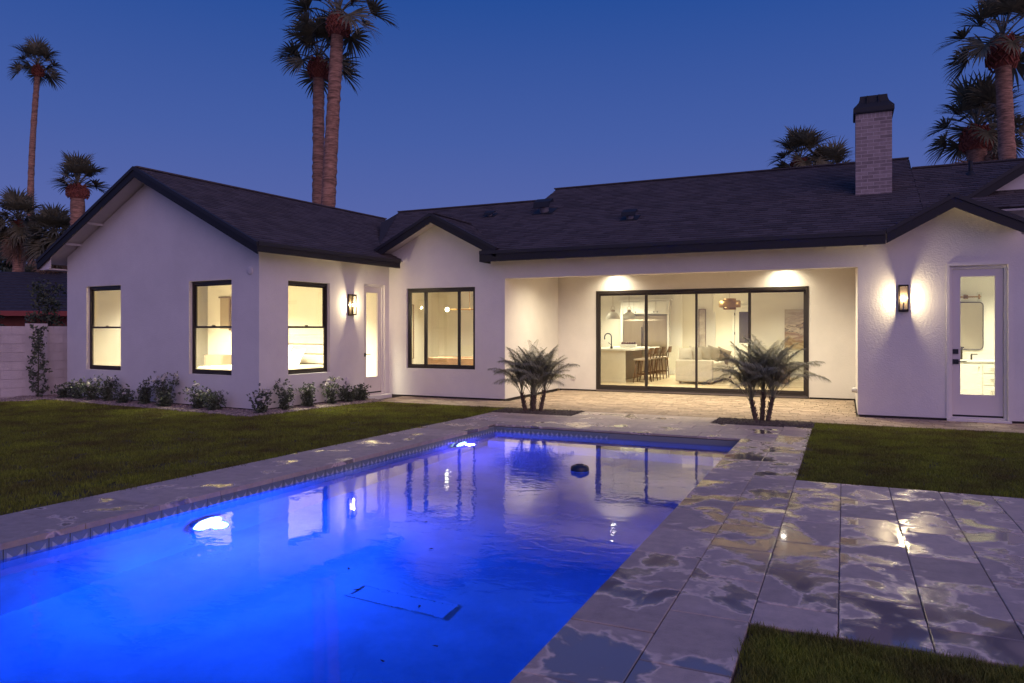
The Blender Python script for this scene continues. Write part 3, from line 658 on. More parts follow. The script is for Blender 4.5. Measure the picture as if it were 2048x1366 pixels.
# chimney
chx0, chx1, chy = .20, .84, 15.58
chm = MB().box(chx0+.006, chx1-.006, chy+.006, chy+.6, 3.95, 5.70).build('chimney', M_mortar, house)
zc = 4.02; k = 0; cbm = {}
def cbrick(x0, x1, y0, y1, z0, z1):
    w, d, h = round(x1-x0-.010, 3), round(y1-y0-.010, 3), round(z1-z0-.010, 3)
    if (w, d, h) not in cbm: cbm[(w, d, h)] = MB().box(-w/2, w/2, -d/2, d/2, -h/2, h/2).mesh('brick', M_brick)
    link('brick', cbm[(w, d, h)], chm, Matrix.Translation(((x0+x1)/2, (y0+y1)/2, (z0+z1)/2)))
while zc < 5.58-.01:
    xs = [chx0, chx0+.213, chx0+.427, chx1] if k % 2 else [chx0, chx0+.107, chx0+.32, chx0+.533, chx1]
    for a, b in zip(xs, xs[1:]): cbrick(a, b, chy, chy+.1, zc, zc+.068)
    ys = [chy+.1, chy+.31, chy+.52] if k % 2 else [chy+.1, chy+.2, chy+.41, chy+.6]
    for a, b in zip(ys, ys[1:]): cbrick(chx0, chx0+.1, a, b, zc, zc+.068)
    zc += .0685; k += 1
for i in range(9): cbrick(chx0+i*.0711, chx0+(i+1)*.0711, chy, chy+.1, zc, 5.70)
cap = MB()
rings = [(5.695, .345, .33), (5.72, .355, .34), (5.80, .355, .34), (5.83, .335, .32), (5.87, .30, .29), (5.92, .265, .25), (5.98, .245, .235), (6.03, .24, .23), (6.05, .235, .225)]
vs = []; fs = []
for z, hx, hy in rings: vs += [(.52-hx, chy+.3-hy, z), (.52+hx, chy+.3-hy, z), (.52+hx, chy+.3+hy, z), (.52-hx, chy+.3+hy, z)]
for i in range(len(rings)-1):
    for j in range(4): fs.append((i*4+j, i*4+(j+1) % 4, (i+1)*4+(j+1) % 4, (i+1)*4+j))
fs += [(3, 2, 1, 0), tuple(len(vs)-4+j for j in range(4))]
cap.add(vs, fs); co = cap.build('chimney_cap', M_chimcap, chm)
MB().box(.40, .42, chy+.02, chy+.06, 5.84, 6.04).box(.60, .62, chy+.02, chy+.06, 5.84, 6.04).build('seam', M_chimcap, co)
MB().box(chx0-.05, chx1+.05, chy-.05, chy+.02, 4.05, 4.085).build('flashing', M_chimcap, chm)

# ------------------------------------------------------------------ lamps
def point(loc, e, col=(1, .78, .5), r_=.03, name='lamp_light', typ='POINT', **k):
    l = bpy.data.lights.new(name, typ); l.energy = e; l.color = col
    if typ in ('POINT', 'SPOT'): l.shadow_soft_size = r_
    for a, b in k.items():
        if a != 'rot': setattr(l, a, b)
    o = bpy.data.objects.new(name, l); COL.objects.link(o); o.location = loc
    if 'rot' in k: o.rotation_euler = k['rot']
    return o
WARM = (1, .80, .50)
def lantern(M, label, e):
    ln = empty('wall_lantern', M.translation, M.to_euler().z, label, 'wall lantern', 'wall lanterns beside the glass doors')
    w, d, h, t_ = .064, .115, .222, .008
    MB().box(-w-.01, w+.01, -.02, -.002, -h-.01, h+.01).build('backplate', M_lbrass, ln)
    f = MB()
    for sx_ in (-1, 1):
        for y in (-.03, -d): f.box(sx_*w-t_, sx_*w+t_, y-t_, y+t_, -h+.001, h-.001)
    for z in (-h, h-.03):
        f.box(-w-t_, w+t_, -d-t_, -.021, z, z+.03)
    f.build('frame', M_lbrass, ln)
    MB().box(-w+t_, w-t_, -d-.002, -d+.001, -h+.03, h-.03).build('pane', M_glass, ln)
    for sx_ in (-1, 1): MB().box(sx_*w-.001, sx_*w+.001, -d+t_, -.03-t_, -h+.03, h-.03).build('pane', M_glass, ln)
    MB().tube([(0, -.075, -h+.03), (0, -.075, -.07)], .012, 8).build('socket', M_lbrass, ln)
    MB().ball((0, -.075, 0), .017, 12, 8, (1, 1, 1.35)).build('bulb', M_bulb, ln, True)
    point(M @ Vector((0, -.075, 0)), e, WARM, .026)
lantern(Matrix.Translation((.92, FY, 2.05)), 'tall bronze glass box lantern lit on the pier left of the bathroom door', 120)
lantern(WS @ Matrix.Translation((2.46, 0, 2.05)), 'lit bronze box lantern between the bedroom window and the narrow side door', 95)
# patio downlights: pair at the back wall, front row added to brighten the floor
for x, y, e in ((-5.05, BY-.30, 120), (-1.20, BY-.30, 120), (-3.1, 15.2, 480), (-5.3, 15.2, 400), (-.9, 15.2, 460)):
    dl = MB().lathe([(.075, 0), (.075, -.006), (.055, -.004)], 20, (x, y, 3.0)).build('downlight', M_trim, house, True)
    MB().lathe([(.054, -.003), (.001, -.003)], 20, (x, y, 3.0)).build('lens', M_down, dl)
    point((x, y, 2.985), e, (1, .88, .62), .04, 'downlight_beam', 'SPOT', spot_size=R(150), spot_blend=1.0)

# ------------------------------------------------------------------ rooms
def room(name, M, x0, x1, y0, y1, z1, front=False, fl=None, skip=()):
    b = MB(M)
    if 'L' not in skip: b.box(x0-.08, x0, y0, y1, .0, z1)
    if 'R' not in skip: b.box(x1, x1+.08, y0, y1, .0, z1)
    if 'B' not in skip: b.box(x0-.08, x1+.08, y1, y1+.08, .0, z1)
    b.build('interior_wall', M_int, house)
    MB(M).box(x0-.08, x1+.08, y0, y1+.08, z1, z1+.06).build('ceiling', M_ceil, house)
    MB(M).box(x0-.08, x1+.08, y0-.001, y1+.08, -.05, .028).build('floor', fl or M_floor, house)
M_floor = mat('oak_floor', (.52, .40, .26), .35, noise_amt=.2, nscale=3, stretch=(6, .6, 1))
def rl(x, y, z, e, sx_=.8, sy_=.8, col=(1, .93, .68)):
    l = bpy.data.lights.new('ceiling_light', 'AREA'); l.shape = 'RECTANGLE'; l.size = sx_; l.size_y = sy_; l.energy = e*1.55; l.spread = R(115); l.color = col
    o = bpy.data.objects.new('ceiling_light', l); COL.objects.link(o); o.location = (x, y, z); return o
# bedroom in the wing
room('bedroom', WM, -6.09, -.151, .151, 3.62, 2.80, skip=('R',))
for x in (-4.9, -3, -1.1):
    p = wv(x, 1.9, 2.78); rl(p.x, p.y, p.z, 155)
# study behind the wide window
room('study', IW, -10.9, -6.80, 14.20, 18.6, 2.9)
MB().box(-11, -9.55, 14.05, 14.19, .03, 2.9).build('interior_wall', M_int, house)
for x, y in ((-9.8, 16.2), (-8, 15.6), (-8.2, 17.6)): rl(x, y, 2.88, 62)
# great room
room('great_room', IW, -8.6, -.30, 17.345, 24.25, 3.0, skip=('B',))
GW = at(0, 24.25)
wall(GW, -8.68, -.2, .0, 3.0, .10, [(-4.90, -4.42, .03, 2.85), (-3.89, -2.75, .03, 2.85)], M_int, 'interior_wall')
room('entry', IW, -5.6, -2.0, 24.36, 27.6, 3.0)
for x, y, e in ((-7.5, 20.5, 60), (-6.6, 23, 55), (-4.3, 19, 50), (-4.2, 22.4, 55), (-1.8, 19, 42), (-1.7, 22.5, 42), (-3.5, 25.9, 55), (-5.0, 25.4, 25)): rl(x, y, 2.98, e*(1.15 if x < -3.4 or y > 24.3 else .78))
# bathroom
room('bathroom', IW, .45, 4.6, 14.24, 18.3, 2.9, fl=mat('bath_tile', (.6, .57, .5), .4))
for x, y in ((1.7, 16), (3, 17)): rl(x, y, 2.88, 48)

M_white = mat('white_lacquer', (.78, .76, .70), .4); M_quartz = mat('quartz', (.82, .80, .75), .25)
M_steel = mat('brushed_steel', (.52, .44, .35), .32, metal=.9, noise_amt=.12, nscale=4, stretch=(1, 1, .1))
M_walnut = mat('walnut', (.17, .085, .045), .45, noise_amt=.25, nscale=6, stretch=(1, 1, .3))
M_linen = mat('linen', (.52, .46, .39), .95, bump=.3, bscale=200, noise_amt=.08, sheen=.2)
M_cream = mat('cream_fabric', (.70, .64, .54), .95, bump=.3, bscale=150, noise_amt=.06)
M_taupe = mat('taupe_fabric', (.36, .29, .23), .95, bump=.3, bscale=150)
M_grey = mat('grey_boucle', (.55, .50, .43), .95, bump=.4, bscale=120, noise_amt=.1)
M_gold = mat('brushed_gold', (.42, .26, .10), .35, metal=.85, noise_amt=.15, nscale=5)
# refrigerator + cabinets over it
FX0, FX1, FYY = -6.90, -5.30, 24.20
fr = empty('refrigerator', (0, 0, 0), 0, 'wide stainless steel double refrigerator built into the kitchen wall', 'refrigerator')
MB().box(FX0+.05, FX1-.05, FYY-.10, FYY+.03, .05, 2.0).build('body', M_steel, fr)
for a, b in ((FX0+.055, -6.135), (-6.125, FX1-.055)): bevel(MB().box(a, b, FYY-.14, FYY-.101, .14, 1.86).build('fridge_door', M_steel, fr))
MB().box(FX0+.055, FX1-.055, FYY-.135, FYY-.101, 1.875, 2.0).build('grille', M_steel, fr)
for x in (-6.19, -6.07): MB().box(x-.013, x+.013, FYY-.19, FYY-.165, .7, 1.62).box(x-.01, x+.01, FYY-.17, FYY-.14, .74, .76).box(x-.01, x+.01, FYY-.17, FYY-.14, 1.56, 1.58).build('handle', M_bronze, fr)
kc = empty('wall_cabinet', (0, 0, 0), 0, 'white cabinets with small dark knobs above the steel refrigerator', 'cabinet')
MB().box(FX0-.04, FX0+.04, FYY-.16, FYY+.04, .03, 2.5).box(FX1-.04, FX1+.02, FYY-.16, FYY+.04, .03, 2.5).box(FX0+.04, FX1-.04, FYY-.12, FYY+.04, 2.04, 2.5).build('carcass', M_white, kc)
cw = (FX1-FX0-.1)/4
for k in range(4):
    a = FX0+.05+k*cw; b = MB().box(a+.006, a+cw-.006, FYY-.155, FYY-.122, 2.07, 2.46).build('cabinet_door', M_white, kc)
    kx = a+cw-.06 if k % 2 == 0 else a+.06
    MB().ball((kx, FYY-.175, 2.12), .020, 8, 6).build('knob', M_black, b, True)
MB().box(FX0-.1, FX1+.1, FYY-.18, FYY+.04, 2.505, 2.54).build('cornice', M_white, kc)
# island
isl = empty('kitchen_island', (-5.58, 19.8, 0), 0, 'pale kitchen island with white stone top and waterfall end', 'kitchen island')
MB().box(-1.15, 0, 0, .06, .03, .935).build('end_panel', M_cream, isl)
MB().box(-1.12, -.32, .061, 3.1, .03, .935).build('cabinet_body', M_walnut, isl)
bevel(MB().box(-1.17, .26, -.03, 3.12, .936, .985).build('countertop', M_quartz, isl), .006)
fc = MB(Matrix.Translation((-6.02, 19.95, .986)))
fc.tube([(0, 0, 0), (0, 0, .06)], .035, 12); fc.tube([(0, 0, .06)] + [(0, 0, .06+.05*k) for k in range(1, 6)] + [(-.10+.10*math.cos(a), 0, .33+.10*math.sin(a)) for a in [R(q) for q in range(20, 200, 20)]] + [(-.20, 0, .26)], .016, 8); fc.tube([(0, 0, .1), (-.09, 0, .17)], .010, 6)
fc.build('kitchen_faucet', M_black, None, True, label='black gooseneck faucet on the kitchen island', cat='faucet')
fb = empty('fruit_tray', (-5.95, 21.5, .986), 0, 'white rectangular tray of dark fruit on the kitchen island', 'tray')
MB().box(-.24, .24, -.09, .09, 0, .10).build('tray', M_white, fb)
for k in range(6): MB().ball((-.19+.076*k, 0, .125), .042, 10, 8).build('fruit', M_walnut, fb, True)
# counter stools along the island
def stool(x, y, label):
    s = empty('counter_stool', (x, y, .029), 0, label, 'counter stool', 'wooden stools along the kitchen island')
    return s
def stool_parts(s):
    for fx, fy in ((-.17, -.18), (-.17, .18), (.17, -.18), (.17, .18)):
        top = (fx*.8, fy*.8, .62) if fx < 0 else (fx*.95, fy*.85, .62)
        b = MB().tube([(fx*1.2, fy*1.15, 0), top], [.014, .022], 8)
        b.build('leg', M_walnut, s, True)
    MB().bar((-.2, -.2, .22), (.2, -.2, .22), .018, .025).build('rail', M_walnut, s); MB().bar((-.2, .2, .22), (.2, .2, .22), .018, .025).build('rail', M_walnut, s); MB().bar((-.2, -.2, .26), (-.2, .2, .26), .018, .025).build('rail', M_walnut, s)
    bevel(MB().box(-.21, .2, -.21, .21, .62, .67).build('seat', M_taupe, s), .02, 3)
    for fy in (-.17, .17): MB().tube([(.17, fy, .60), (.21, fy, .80), (.26, fy, .95)], [.018, .017, .014], 8).build('back_post', M_walnut, s, True)
    vs = []; n = 8
    for k in range(n+1):
        a = -1+2*k/n; cx = .235+.05*(1-a*a)
        for dx, z in ((0, .80), (.022, .80), (.045, .98), (.02, .98)): vs.append((cx+dx, a*.20, z))
    fs = []
    for k in range(n):
        for j in range(4): fs.append((k*4+j, k*4+(j+1) % 4, k*4+4+(j+1) % 4, k*4+4+j))
    fs += [(0, 1, 2, 3), (n*4+3, n*4+2, n*4+1, n*4)]
    MB().add(vs, fs).build('backrest', M_walnut, s)
def copy_tree(o, **k):
    c = o.copy(); COL.objects.link(c)
    for ch in [q for q in bpy.data.objects if q.parent == o]:
        d = ch.copy(); COL.objects.link(d); d.parent = c
        for g2 in [q for q in bpy.data.objects if q.parent == ch]:
            e2 = g2.copy(); COL.objects.link(e2); e2.parent = d
    for a, b in k.items(): c[a] = b
    return c
s0 = stool(-5.20, 20.25, 'walnut counter stool nearest the camera at the kitchen island'); stool_parts(s0)
for k, l in enumerate(('second walnut stool from the near end of the kitchen island', 'third walnut stool from the near end of the kitchen island', 'farthest walnut stool at the kitchen island by the refrigerator')):
    c = copy_tree(s0, label=l); c.location = (-5.20+.02*k, 20.25+.72*(k+1), .029); c.rotation_euler.z = .06*(k-1)
# pendants
def pendant(x, y, z, label):
    p = empty('pendant_lamp', (x, y, z), 0, label, 'pendant lamp', 'white dome pendants over the kitchen island')
    MB().lathe([(.20, 0), (.195, .03), (.175, .09), (.13, .16), (.07, .20), (.045, .215), (.043, .209), (.068, .193), (.125, .154), (.168, .086), (.188, .03), (.193, 0)], 28).build('lamp_shade', mat('shade_white', (.75, .74, .68), .3) if 'shade_white' not in bpy.data.materials else bpy.data.materials['shade_white'], p, True)
    MB().lathe([(.05, .21), (.05, .26), (.02, .28), (.001, .28)], 14).build('collar', M_steel, p, True)
    MB().tube([(-.055, 0, .22), (-.06, 0, .30), (-.03, 0, .37), (.03, 0, .37), (.06, 0, .30), (.055, 0, .22)], .007, 6).build('hook', M_steel, p, True)
    MB().tube([(0, 0, .37), (0, 0, 2.99-z)], .008, 6).build('rod', M_steel, p)
    MB().ball((0, 0, .10), .04, 10, 8).build('bulb', emit_mat('pendant_glow', (1, .88, .65), 8) if 'pendant_glow' not in bpy.data.materials else bpy.data.materials['pendant_glow'], p, True)
pendant(-6.08, 20.3, 1.83, 'white dome pendant partly cut by the left frame of the sliding door'); pendant(-5.85, 21.2, 1.85, 'white dome pendant in front of the refrigerator')
# sofa
sf = empty('sofa', (-4.25, 20.15, .03), R(-2), 'long pale linen sofa seen end on behind the sliding door', 'sofa')
bevel(MB().box(0, 1.02, 0, .16, .06, .66).build('armrest', M_linen, sf), .03, 3)
bevel(MB().box(0, .24, .161, 3.4, .06, .66).build('backrest', M_cream, sf), .03, 3)
bevel(MB().box(.241, 1.0, .161, 3.4, .06, .34).build('base', M_cream, sf), .03, 3)
for k in range(3): bevel(MB().box(.245, 1.02, .165+k*1.08, .165+(k+1)*1.08-.01, .345, .58).build('seat_cushion', M_cream, sf), .04, 3)
for x, y in ((.12, .1), (.9, .1), (.12, 3.3), (.9, 3.3)): MB().box(x-.03, x+.03, y-.03, y+.03, 0, .059).build('leg', M_walnut, sf)
def cushion(nm, x, y, z, s, rx, rz, m, label, ty=0, group='cushions on the linen sofa'):
    b = MB(); n = 8; vs = []; fs = []
    for side in (1, -1):
        for i in range(n+1):
            for j in range(n+1):
                u, v = -1+2*i/n, -1+2*j/n
                t_ = .30*s*max(0, (1-abs(u)**2.6))**.5*max(0, (1-abs(v)**2.6))**.5
                pin = 1-.09*(1-abs(u)**2)*0 - .10*(abs(u)*(1-abs(v)))*0
                e1 = 1-.10*(1-v*v) if abs(u) == 1 else 1
                vs.append((u*s*(1-.07*(1-v*v)*abs(u)), side*t_, v*s*(1-.07*(1-u*u)*abs(v))))
    m_ = (n+1)**2
    for sd_ in range(2):
        for i in range(n):
            for j in range(n):
                a = sd_*m_+i*(n+1)+j; q = (a, a+n+1, a+n+2, a+1); fs.append(q if sd_ else q[::-1])
    b.add(vs, fs)
    o = b.build(nm, m, None, True, label=label, cat='cushion', group=group); o.location = (x, y, z); o.rotation_euler = (R(rx), R(ty), R(rz)); return o
cushion('sofa_cushion', -4.02, 20.42, .83, .19, -10, 5, M_linen, 'pale square cushion at the left end of the sofa')
cushion('sofa_cushion', -3.78, 20.62, .85, .20, -10, 28, M_linen, 'second pale cushion from the left along the sofa back', 8)
cushion('sofa_cushion', -3.58, 20.95, .85, .21, -10, 36, M_linen, 'third pale cushion from the left along the sofa back', 12)
cushion('sofa_cushion', -3.40, 21.3, .84, .21, -10, 40, M_linen, 'fourth pale cushion leaning on the sofa back', 14)
cushion('sofa_cushion', -3.22, 21.9, .76, .22, -10, 30, M_taupe, 'darker taupe cushion lying at the right of the sofa', 20)
# block ottoman, rug
ot = MB().box(-1.95, -1.42, 21.1, 22.5, .05, .46).build('coffee_table', mat('burl_wood', (.42, .24, .14), .5, noise_amt=.4, nscale=5), label='square veined wooden coffee table right of the sofa', cat='coffee table')
MB().box(-1.91, -1.46, 21.14, 22.46, .0, .049).build('plinth', M_walnut, ot)
MB().box(-3.2, -.6, 19.9, 23.2, .0285, .036).build('rug', mat('rug', (.50, .40, .29), 1, noise_amt=.3, nscale=5), label='flat tan rug on the living room floor', cat='rug')
# drum chandelier
cd = empty('chandelier', (-3.09, 22.3, 2.12), 0, 'two tier brushed gold drum chandelier over the living room', 'chandelier')
for r_, z0, z1 in ((.315, .07, .26), (.185, .0, .07), (.185, .26, .33)):
    MB().lathe([(r_, z0), (r_, z1), (r_-.012, z1), (r_-.012, z0), (r_, z0)], 36).build('lamp_shade', M_gold, cd, True)
MB().tube([(0, 0, .33), (0, 0, .87)], .008, 6).build('rod', M_steel, cd); MB().tube([(-.3, 0, .27), (.3, 0, .27)], .006, 6).build('spreader', M_steel, cd)
# abstract painting on the right part of the wall
def paint_mat():
    m = bpy.data.materials.new('abstract_canvas'); m.use_nodes = True; t = m.node_tree; b = t.nodes['Principled BSDF']; L = t.links.new
    tc = N(t, 'ShaderNodeTexCoord'); s = N(t, 'ShaderNodeSeparateXYZ'); mp = N(t, 'ShaderNodeMapping'); mp.inputs['Scale'].default_value = (1.5, 1, 5); L(tc.outputs['Object'], mp.inputs[0])
    n = N(t, 'ShaderNodeTexNoise'); n.inputs['Scale'].default_value = 1.6; n.inputs['Detail'].default_value = 7; n.inputs['Distortion'].default_value = 1; L(mp.outputs[0], n.inputs['Vector']); L(tc.outputs['Object'], s.inputs[0])
    a = N(t, 'ShaderNodeMath', operation='MULTIPLY_ADD'); L(s.outputs[2], a.inputs[0]); a.inputs[1].default_value = .55; L(n.outputs[0], a.inputs[2])
    r = N(t, 'ShaderNodeValToRGB'); L(a.outputs[0], r.inputs[0]); c = r.color_ramp
    c.elements[0].position = .20; c.elements[0].color = (.50, .40, .28, 1); c.elements[1].position = .85; c.elements[1].color = (.48, .42, .32, 1)
    for p, q in ((.34, (.28, .17, .10)), (.42, (.55, .42, .28)), (.47, (.10, .08, .07)), (.53, (.6, .50, .36)), (.66, (.36, .30, .24))): e = c.elements.new(p); e.color = (*q, 1)
    L(r.outputs[0], b.inputs['Base Color']); b.inputs['Roughness'].default_value = .8; return m
cv = MB().box(-.62, .62, -.02, .02, -.61, .61).build('painting', paint_mat(), label='large sepia abstract painting on the living room wall', cat='painting'); cv.location = (-1.07, 24.22, 1.55)
# tall framed art in the hall slot, entry door
ta = empty('tall_framed_art', (-4.22, 24.21, 1.38), 0, 'tall narrow dark framed art on the living room back wall', 'framed art')
MB().box(-.10, .10, -.012, .012, -.72, .80).build('canvas', mat('pale_canvas', (.6, .52, .42), .8, noise_amt=.4, nscale=3), ta)
MB().box(-.125, -.10, -.03, .02, -.74, .82).box(.10, .108, -.03, .02, -.74, .82).box(-.1, .1, -.03, .02, .80, .82).build('frame', M_walnut, ta)
MB().box(-3.62, -2.72, 27.53, 27.59, .03, 2.32).build('front_door', M_white, house, kind=None)
MB().box(-3.72, -3.64, 27.5, 27.59, .03, 2.42).box(-3.64, -2.6, 27.5, 27.59, 2.33, 2.42).build('trim', M_white, house)
MB().box(-3.48, -2.86, 27.515, 27.528, 1.05, 2.18).build('door_pane', mat('dusk_pane', (.10, .085, .07), .12), house)
for z in (.5, 1.4, 2.1): MB().box(-3.65, -3.625, 27.49, 27.53, z-.05, z+.05).build('hinge', M_black, house)
MB().box(-3.885, -3.80, 24.19, 24.249, .03, 2.1).build('trim', M_white, house)
MB().box(-2.70, -.31, 24.22, 24.249, .03, .17).box(-5.2, -4.95, 24.22, 24.249, .03, .17).build('baseboard', M_white, house)

# bedroom furniture (wing frame)
def wobj(name, b, m, parent=None, smooth=False, **k): return b.build(name, m, parent, smooth, **k)
bd = empty('bed', (0, 0, 0), 0, 'upholstered bed with channelled headboard seen through the bedroom window', 'bed')
for k in range(4): bevel(MB(WM).box(-3.72, -1.72, 3.50, 3.60, .46+k*.235, .46+(k+1)*.235-.012).build('headboard_channel', M_grey, bd), .03, 3)
MB(WM).box(-3.72, -1.72, 3.58, 3.62, .03, 1.40).build('headboard', M_grey, bd)
bevel(MB(WM).box(-3.66, -1.80, 1.5, 3.49, .12, .40).build('bed_frame', M_grey, bd), .02)
q = MB(WM).box(-3.70, -1.78, 1.45, 3.48, .401, .68).build('quilt', mat('quilt', (.66, .58, .44), .95, bump=.8, bscale=18, noise_amt=.1), bd); bevel(q, .06, 3)
def pil(lx, ly, z, s, rx, rz, m, label):
    o = cushion('pillow', 0, 0, 0, s, rx, rz-4.8, m, label, 0, 'pillows on the bed'); o.location = wv(lx, ly, z); o['category'] = 'pillow'; return o
pil(-2.95, 3.28, .90, .27, -22, 10, M_white, 'left white pillow against the channelled headboard'); pil(-2.38, 3.20, .85, .24, -28, -6, M_white, 'right white pillow against the channelled headboard')
ns = empty('nightstand', (0, 0, 0), 0, 'small walnut nightstand right of the bed', 'nightstand')
MB(WM).box(-1.66, -1.2, 3.2, 3.6, .15, .60).build('body', M_walnut, ns); MB(WM).box(-1.64, -1.22, 3.185, 3.199, .2, .55).build('drawer_front', M_walnut, ns)
bn = empty('dresser', (0, 0, 0), 0, 'low brown dresser seen in the right gable window', 'dresser')
MB(WM).box(-5.75, -5.05, 3.25, 3.6, .10, .86).build('body', M_taupe, bn); MB(WM).box(-5.72, -5.08, 3.23, 3.249, .15, .83).build('drawer_front', M_taupe, bn)
wm = empty('wall_mirror', (0, 0, 0), 0, 'narrow dark framed wall mirror seen in the right gable window', 'mirror')
MB(WM).box(-5.55, -5.17, 3.585, 3.61, 1.55, 2.36).build('mirror_glass', mat('dim_glass', (.30, .24, .16), .2), wm); MB(WM).box(-5.20, -5.15, 3.57, 3.615, 1.50, 2.40).box(-5.60, -5.20, 3.57, 3.615, 2.36, 2.40).build('frame', mat('umber_frame', (.12, .08, .05), .5), wm)

# study: framed art, linear lamp with globe bulbs, table
fa = empty('framed_drawing', (-10.88, 16.2, 1.42), 0, 'large thinly framed pale drawing on the study wall', 'framed art')
MB().box(0, .012, -.95, .95, -.68, .78).build('canvas', mat('drawing', (.62, .55, .42), .6, noise_amt=.25, nscale=2.5), fa)
MB().box(0, .03, -.97, -.95, -.70, .80).box(0, .03, .95, .97, -.70, .80).box(0, .03, -.95, .95, .78, .80).box(0, .03, -.95, .95, -.70, -.68).build('frame', M_walnut, fa)
ll = empty('linear_lamp', (-8.75, 16.3, 2.04), R(0), 'brass linear lamp with glowing globe bulbs in the study', 'lamp')
MB().tube([(-.50, 0, 0), (.85, 0, 0)], .018, 8).build('bar', M_gold, ll); MB().tube([(.1, 0, 0), (.1, 0, .85)], .009, 6).build('rod', M_gold, ll); MB().ball((.1, 0, 0), .035, 10, 8).build('knuckle', M_gold, ll, True)
M_glow = emit_mat('globe_glow', (1, .9, .66), 14)
for x in (-.55, .9): MB().ball((x, 0, 0), .055, 14, 10).build('bulb', M_glow, ll, True)
tb = empty('game_table', (-9.0, 16.6, 0), 0, 'long brown wooden table behind the wide window', 'table')
bevel(MB().box(-.85, 1.6, -.5, .6, .62, .80).build('table_top', mat('tan_wood', (.34, .20, .12), .5, noise_amt=.25, nscale=4), tb), .01)
for x, y in ((-.75, -.4), (-.75, .5), (1.5, -.4), (1.5, .5)): MB().box(x-.05, x+.05, y-.05, y+.05, .03, .62).build('leg', M_walnut, tb)
MB().box(-.3, 1.3, -.02, .03, .801, .815).build('cue', M_walnut, tb)
dc = empty('desk_stand', (-8.05, 16.4, .80), 0, 'small dark wire stand on the brown table', 'stand')
MB().tube([(-.1, 0, 0), (-.1, 0, .22)], .012, 6).tube([(-.1, 0, .12), (.3, 0, .14)], .010, 6).build('frame', M_walnut, dc); MB().lathe([(.001, .30), (.08, .28), (.12, .2)], 14, (.1, 0, 0)).build('lamp_shade', M_taupe, dc, True)

# bathroom
vn = empty('bathroom_vanity', (0, 0, 0), 0, 'white bathroom vanity with drawers seen through the right glass door', 'vanity')
vy = 17.75
MB().box(.6, 4.3, vy, 18.29, .08, .84).build('body', M_white, vn); bevel(MB().box(.58, 4.32, vy-.03, 18.29, .841, .885).build('countertop', M_quartz, vn), .005)
MB().box(.58, 4.32, 18.26, 18.295, .886, .98).build('backsplash', M_quartz, vn)
MB().box(1.95, 2.60, vy-.02, vy-.001, .12, .80).build('cabinet_door', M_white, vn).name
kd = MB().ball((2.55, vy-.035, .74), .016, 8, 6).build('knob', M_steel, vn, True)
for z0, z1 in ((.62, .80), (.37, .605), (.12, .355)):
    d_ = MB().box(2.625, 3.05, vy-.02, vy-.001, z0, z1).build('drawer', M_white, vn); MB().box(2.75, 2.93, vy-.045, vy-.03, (z0+z1)/2-.006, (z0+z1)/2+.006).build('handle', M_steel, d_)
bf = MB(Matrix.Translation((2.28, 18.05, .886))); bf.tube([(0, 0, 0), (0, 0, .25)], .02, 8).box(-.03, .03, -.14, .02, .24, .27); bf.build('bathroom_faucet', M_bronze, None, label='dark square bathroom faucet on the vanity', cat='faucet')
bh = MB(Matrix.Translation((2.46, 18.05, .886))); bh.tube([(0, 0, 0), (0, 0, .10)], .018, 8).box(-.01, .11, -.01, .01, .10, .12); bh.build('faucet_handle', M_bronze, None, label='dark lever handle right of the bathroom faucet', cat='faucet handle')
mr_ = empty('bathroom_mirror', (2.20, 18.28, 1.60), 0, 'rounded rectangular mirror with thin dark frame above the vanity', 'mirror')
def rrect(w, h, r_, n=6):
    out = []
    for cx, cz, a0 in ((w-r_, h-r_, 0), (-w+r_, h-r_, 90), (-w+r_, -h+r_, 180), (w-r_, -h+r_, 270)):
        for k in range(n+1): a = R(a0+90*k/n); out.append((cx+r_*math.cos(a), 0, cz+r_*math.sin(a)))
    return out
MB().prism(rrect(.50, .50, .07), (0, .01, 0)).build('mirror_glass', mat('mirror', (.8, .76, .66), .05, metal=1), mr_)
pts = rrect(.505, .505, .075); MB().tube(pts+[pts[0]], .010, 6, False).build('frame', M_bronze, mr_, True)
bs = empty('vanity_light', (2.38, 18.26, 2.22), 0, 'gold bar vanity light with two glass shades over the mirror', 'wall lamp')
MB().box(-.28, .28, -.06, -.04, -.015, .015).box(-.04, .04, -.06, .03, -.04, .04).build('bar', M_gold, bs)
for x in (-.24, .24): MB().lathe([(.045, -.10), (.045, .10)], 14, (x, -.08, 0)).build('lamp_shade', M_glass, bs, True); MB().lathe([(.02, -.05), (.02, .05), (.001, .05)], 10, (x, -.08, 0)).build('socket', M_gold, bs, True)

# ------------------------------------------------------------------ fence of painted blocks
M_block = mat('painted_block', (.58, .52, .50), .9, noise_amt=.12, nscale=3, bump=.4, bscale=50, rand=.04, world=True)
fa_ = math.atan2(.86, .52); FM = Matrix.Translation((-16.20, 11.75, 0)) @ Matrix.Rotation(fa_+math.pi, 4, 'Z')   # x runs back toward the viewer's left
FM = Matrix.Translation((-16.20, 11.75, 0)) @ Matrix.Rotation(math.atan2(-.86, -.52), 4, 'Z')
fence = empty('block_fence', (0, 0, 0), 0, 'low pale painted block garden wall with a pilaster', 'garden wall')
MB(FM).box(-1.5, 9, -.06, .06, -.05, 1.55).build('wall_core', M_block, fence)
bl = {}
for r_ in range(8):
    x = -.2*(r_ % 2) - .6
    while x < 9:
        if ('b') not in bl: bl['b'] = MB().box(-.1975, .1975, -.078, .078, -.0965, .0965).mesh('block', M_block)
        if not (1.10 < x < 1.3 and False): link('block', bl['b'], fence, FM @ Matrix.Translation((x, rnd.uniform(-.001, .001), .10+r_*.2)))
        x += .4
pi_ = MB(FM).box(1.12, 1.55, -.14, .14, -.05, 1.66).build('pilaster', M_block, fence)

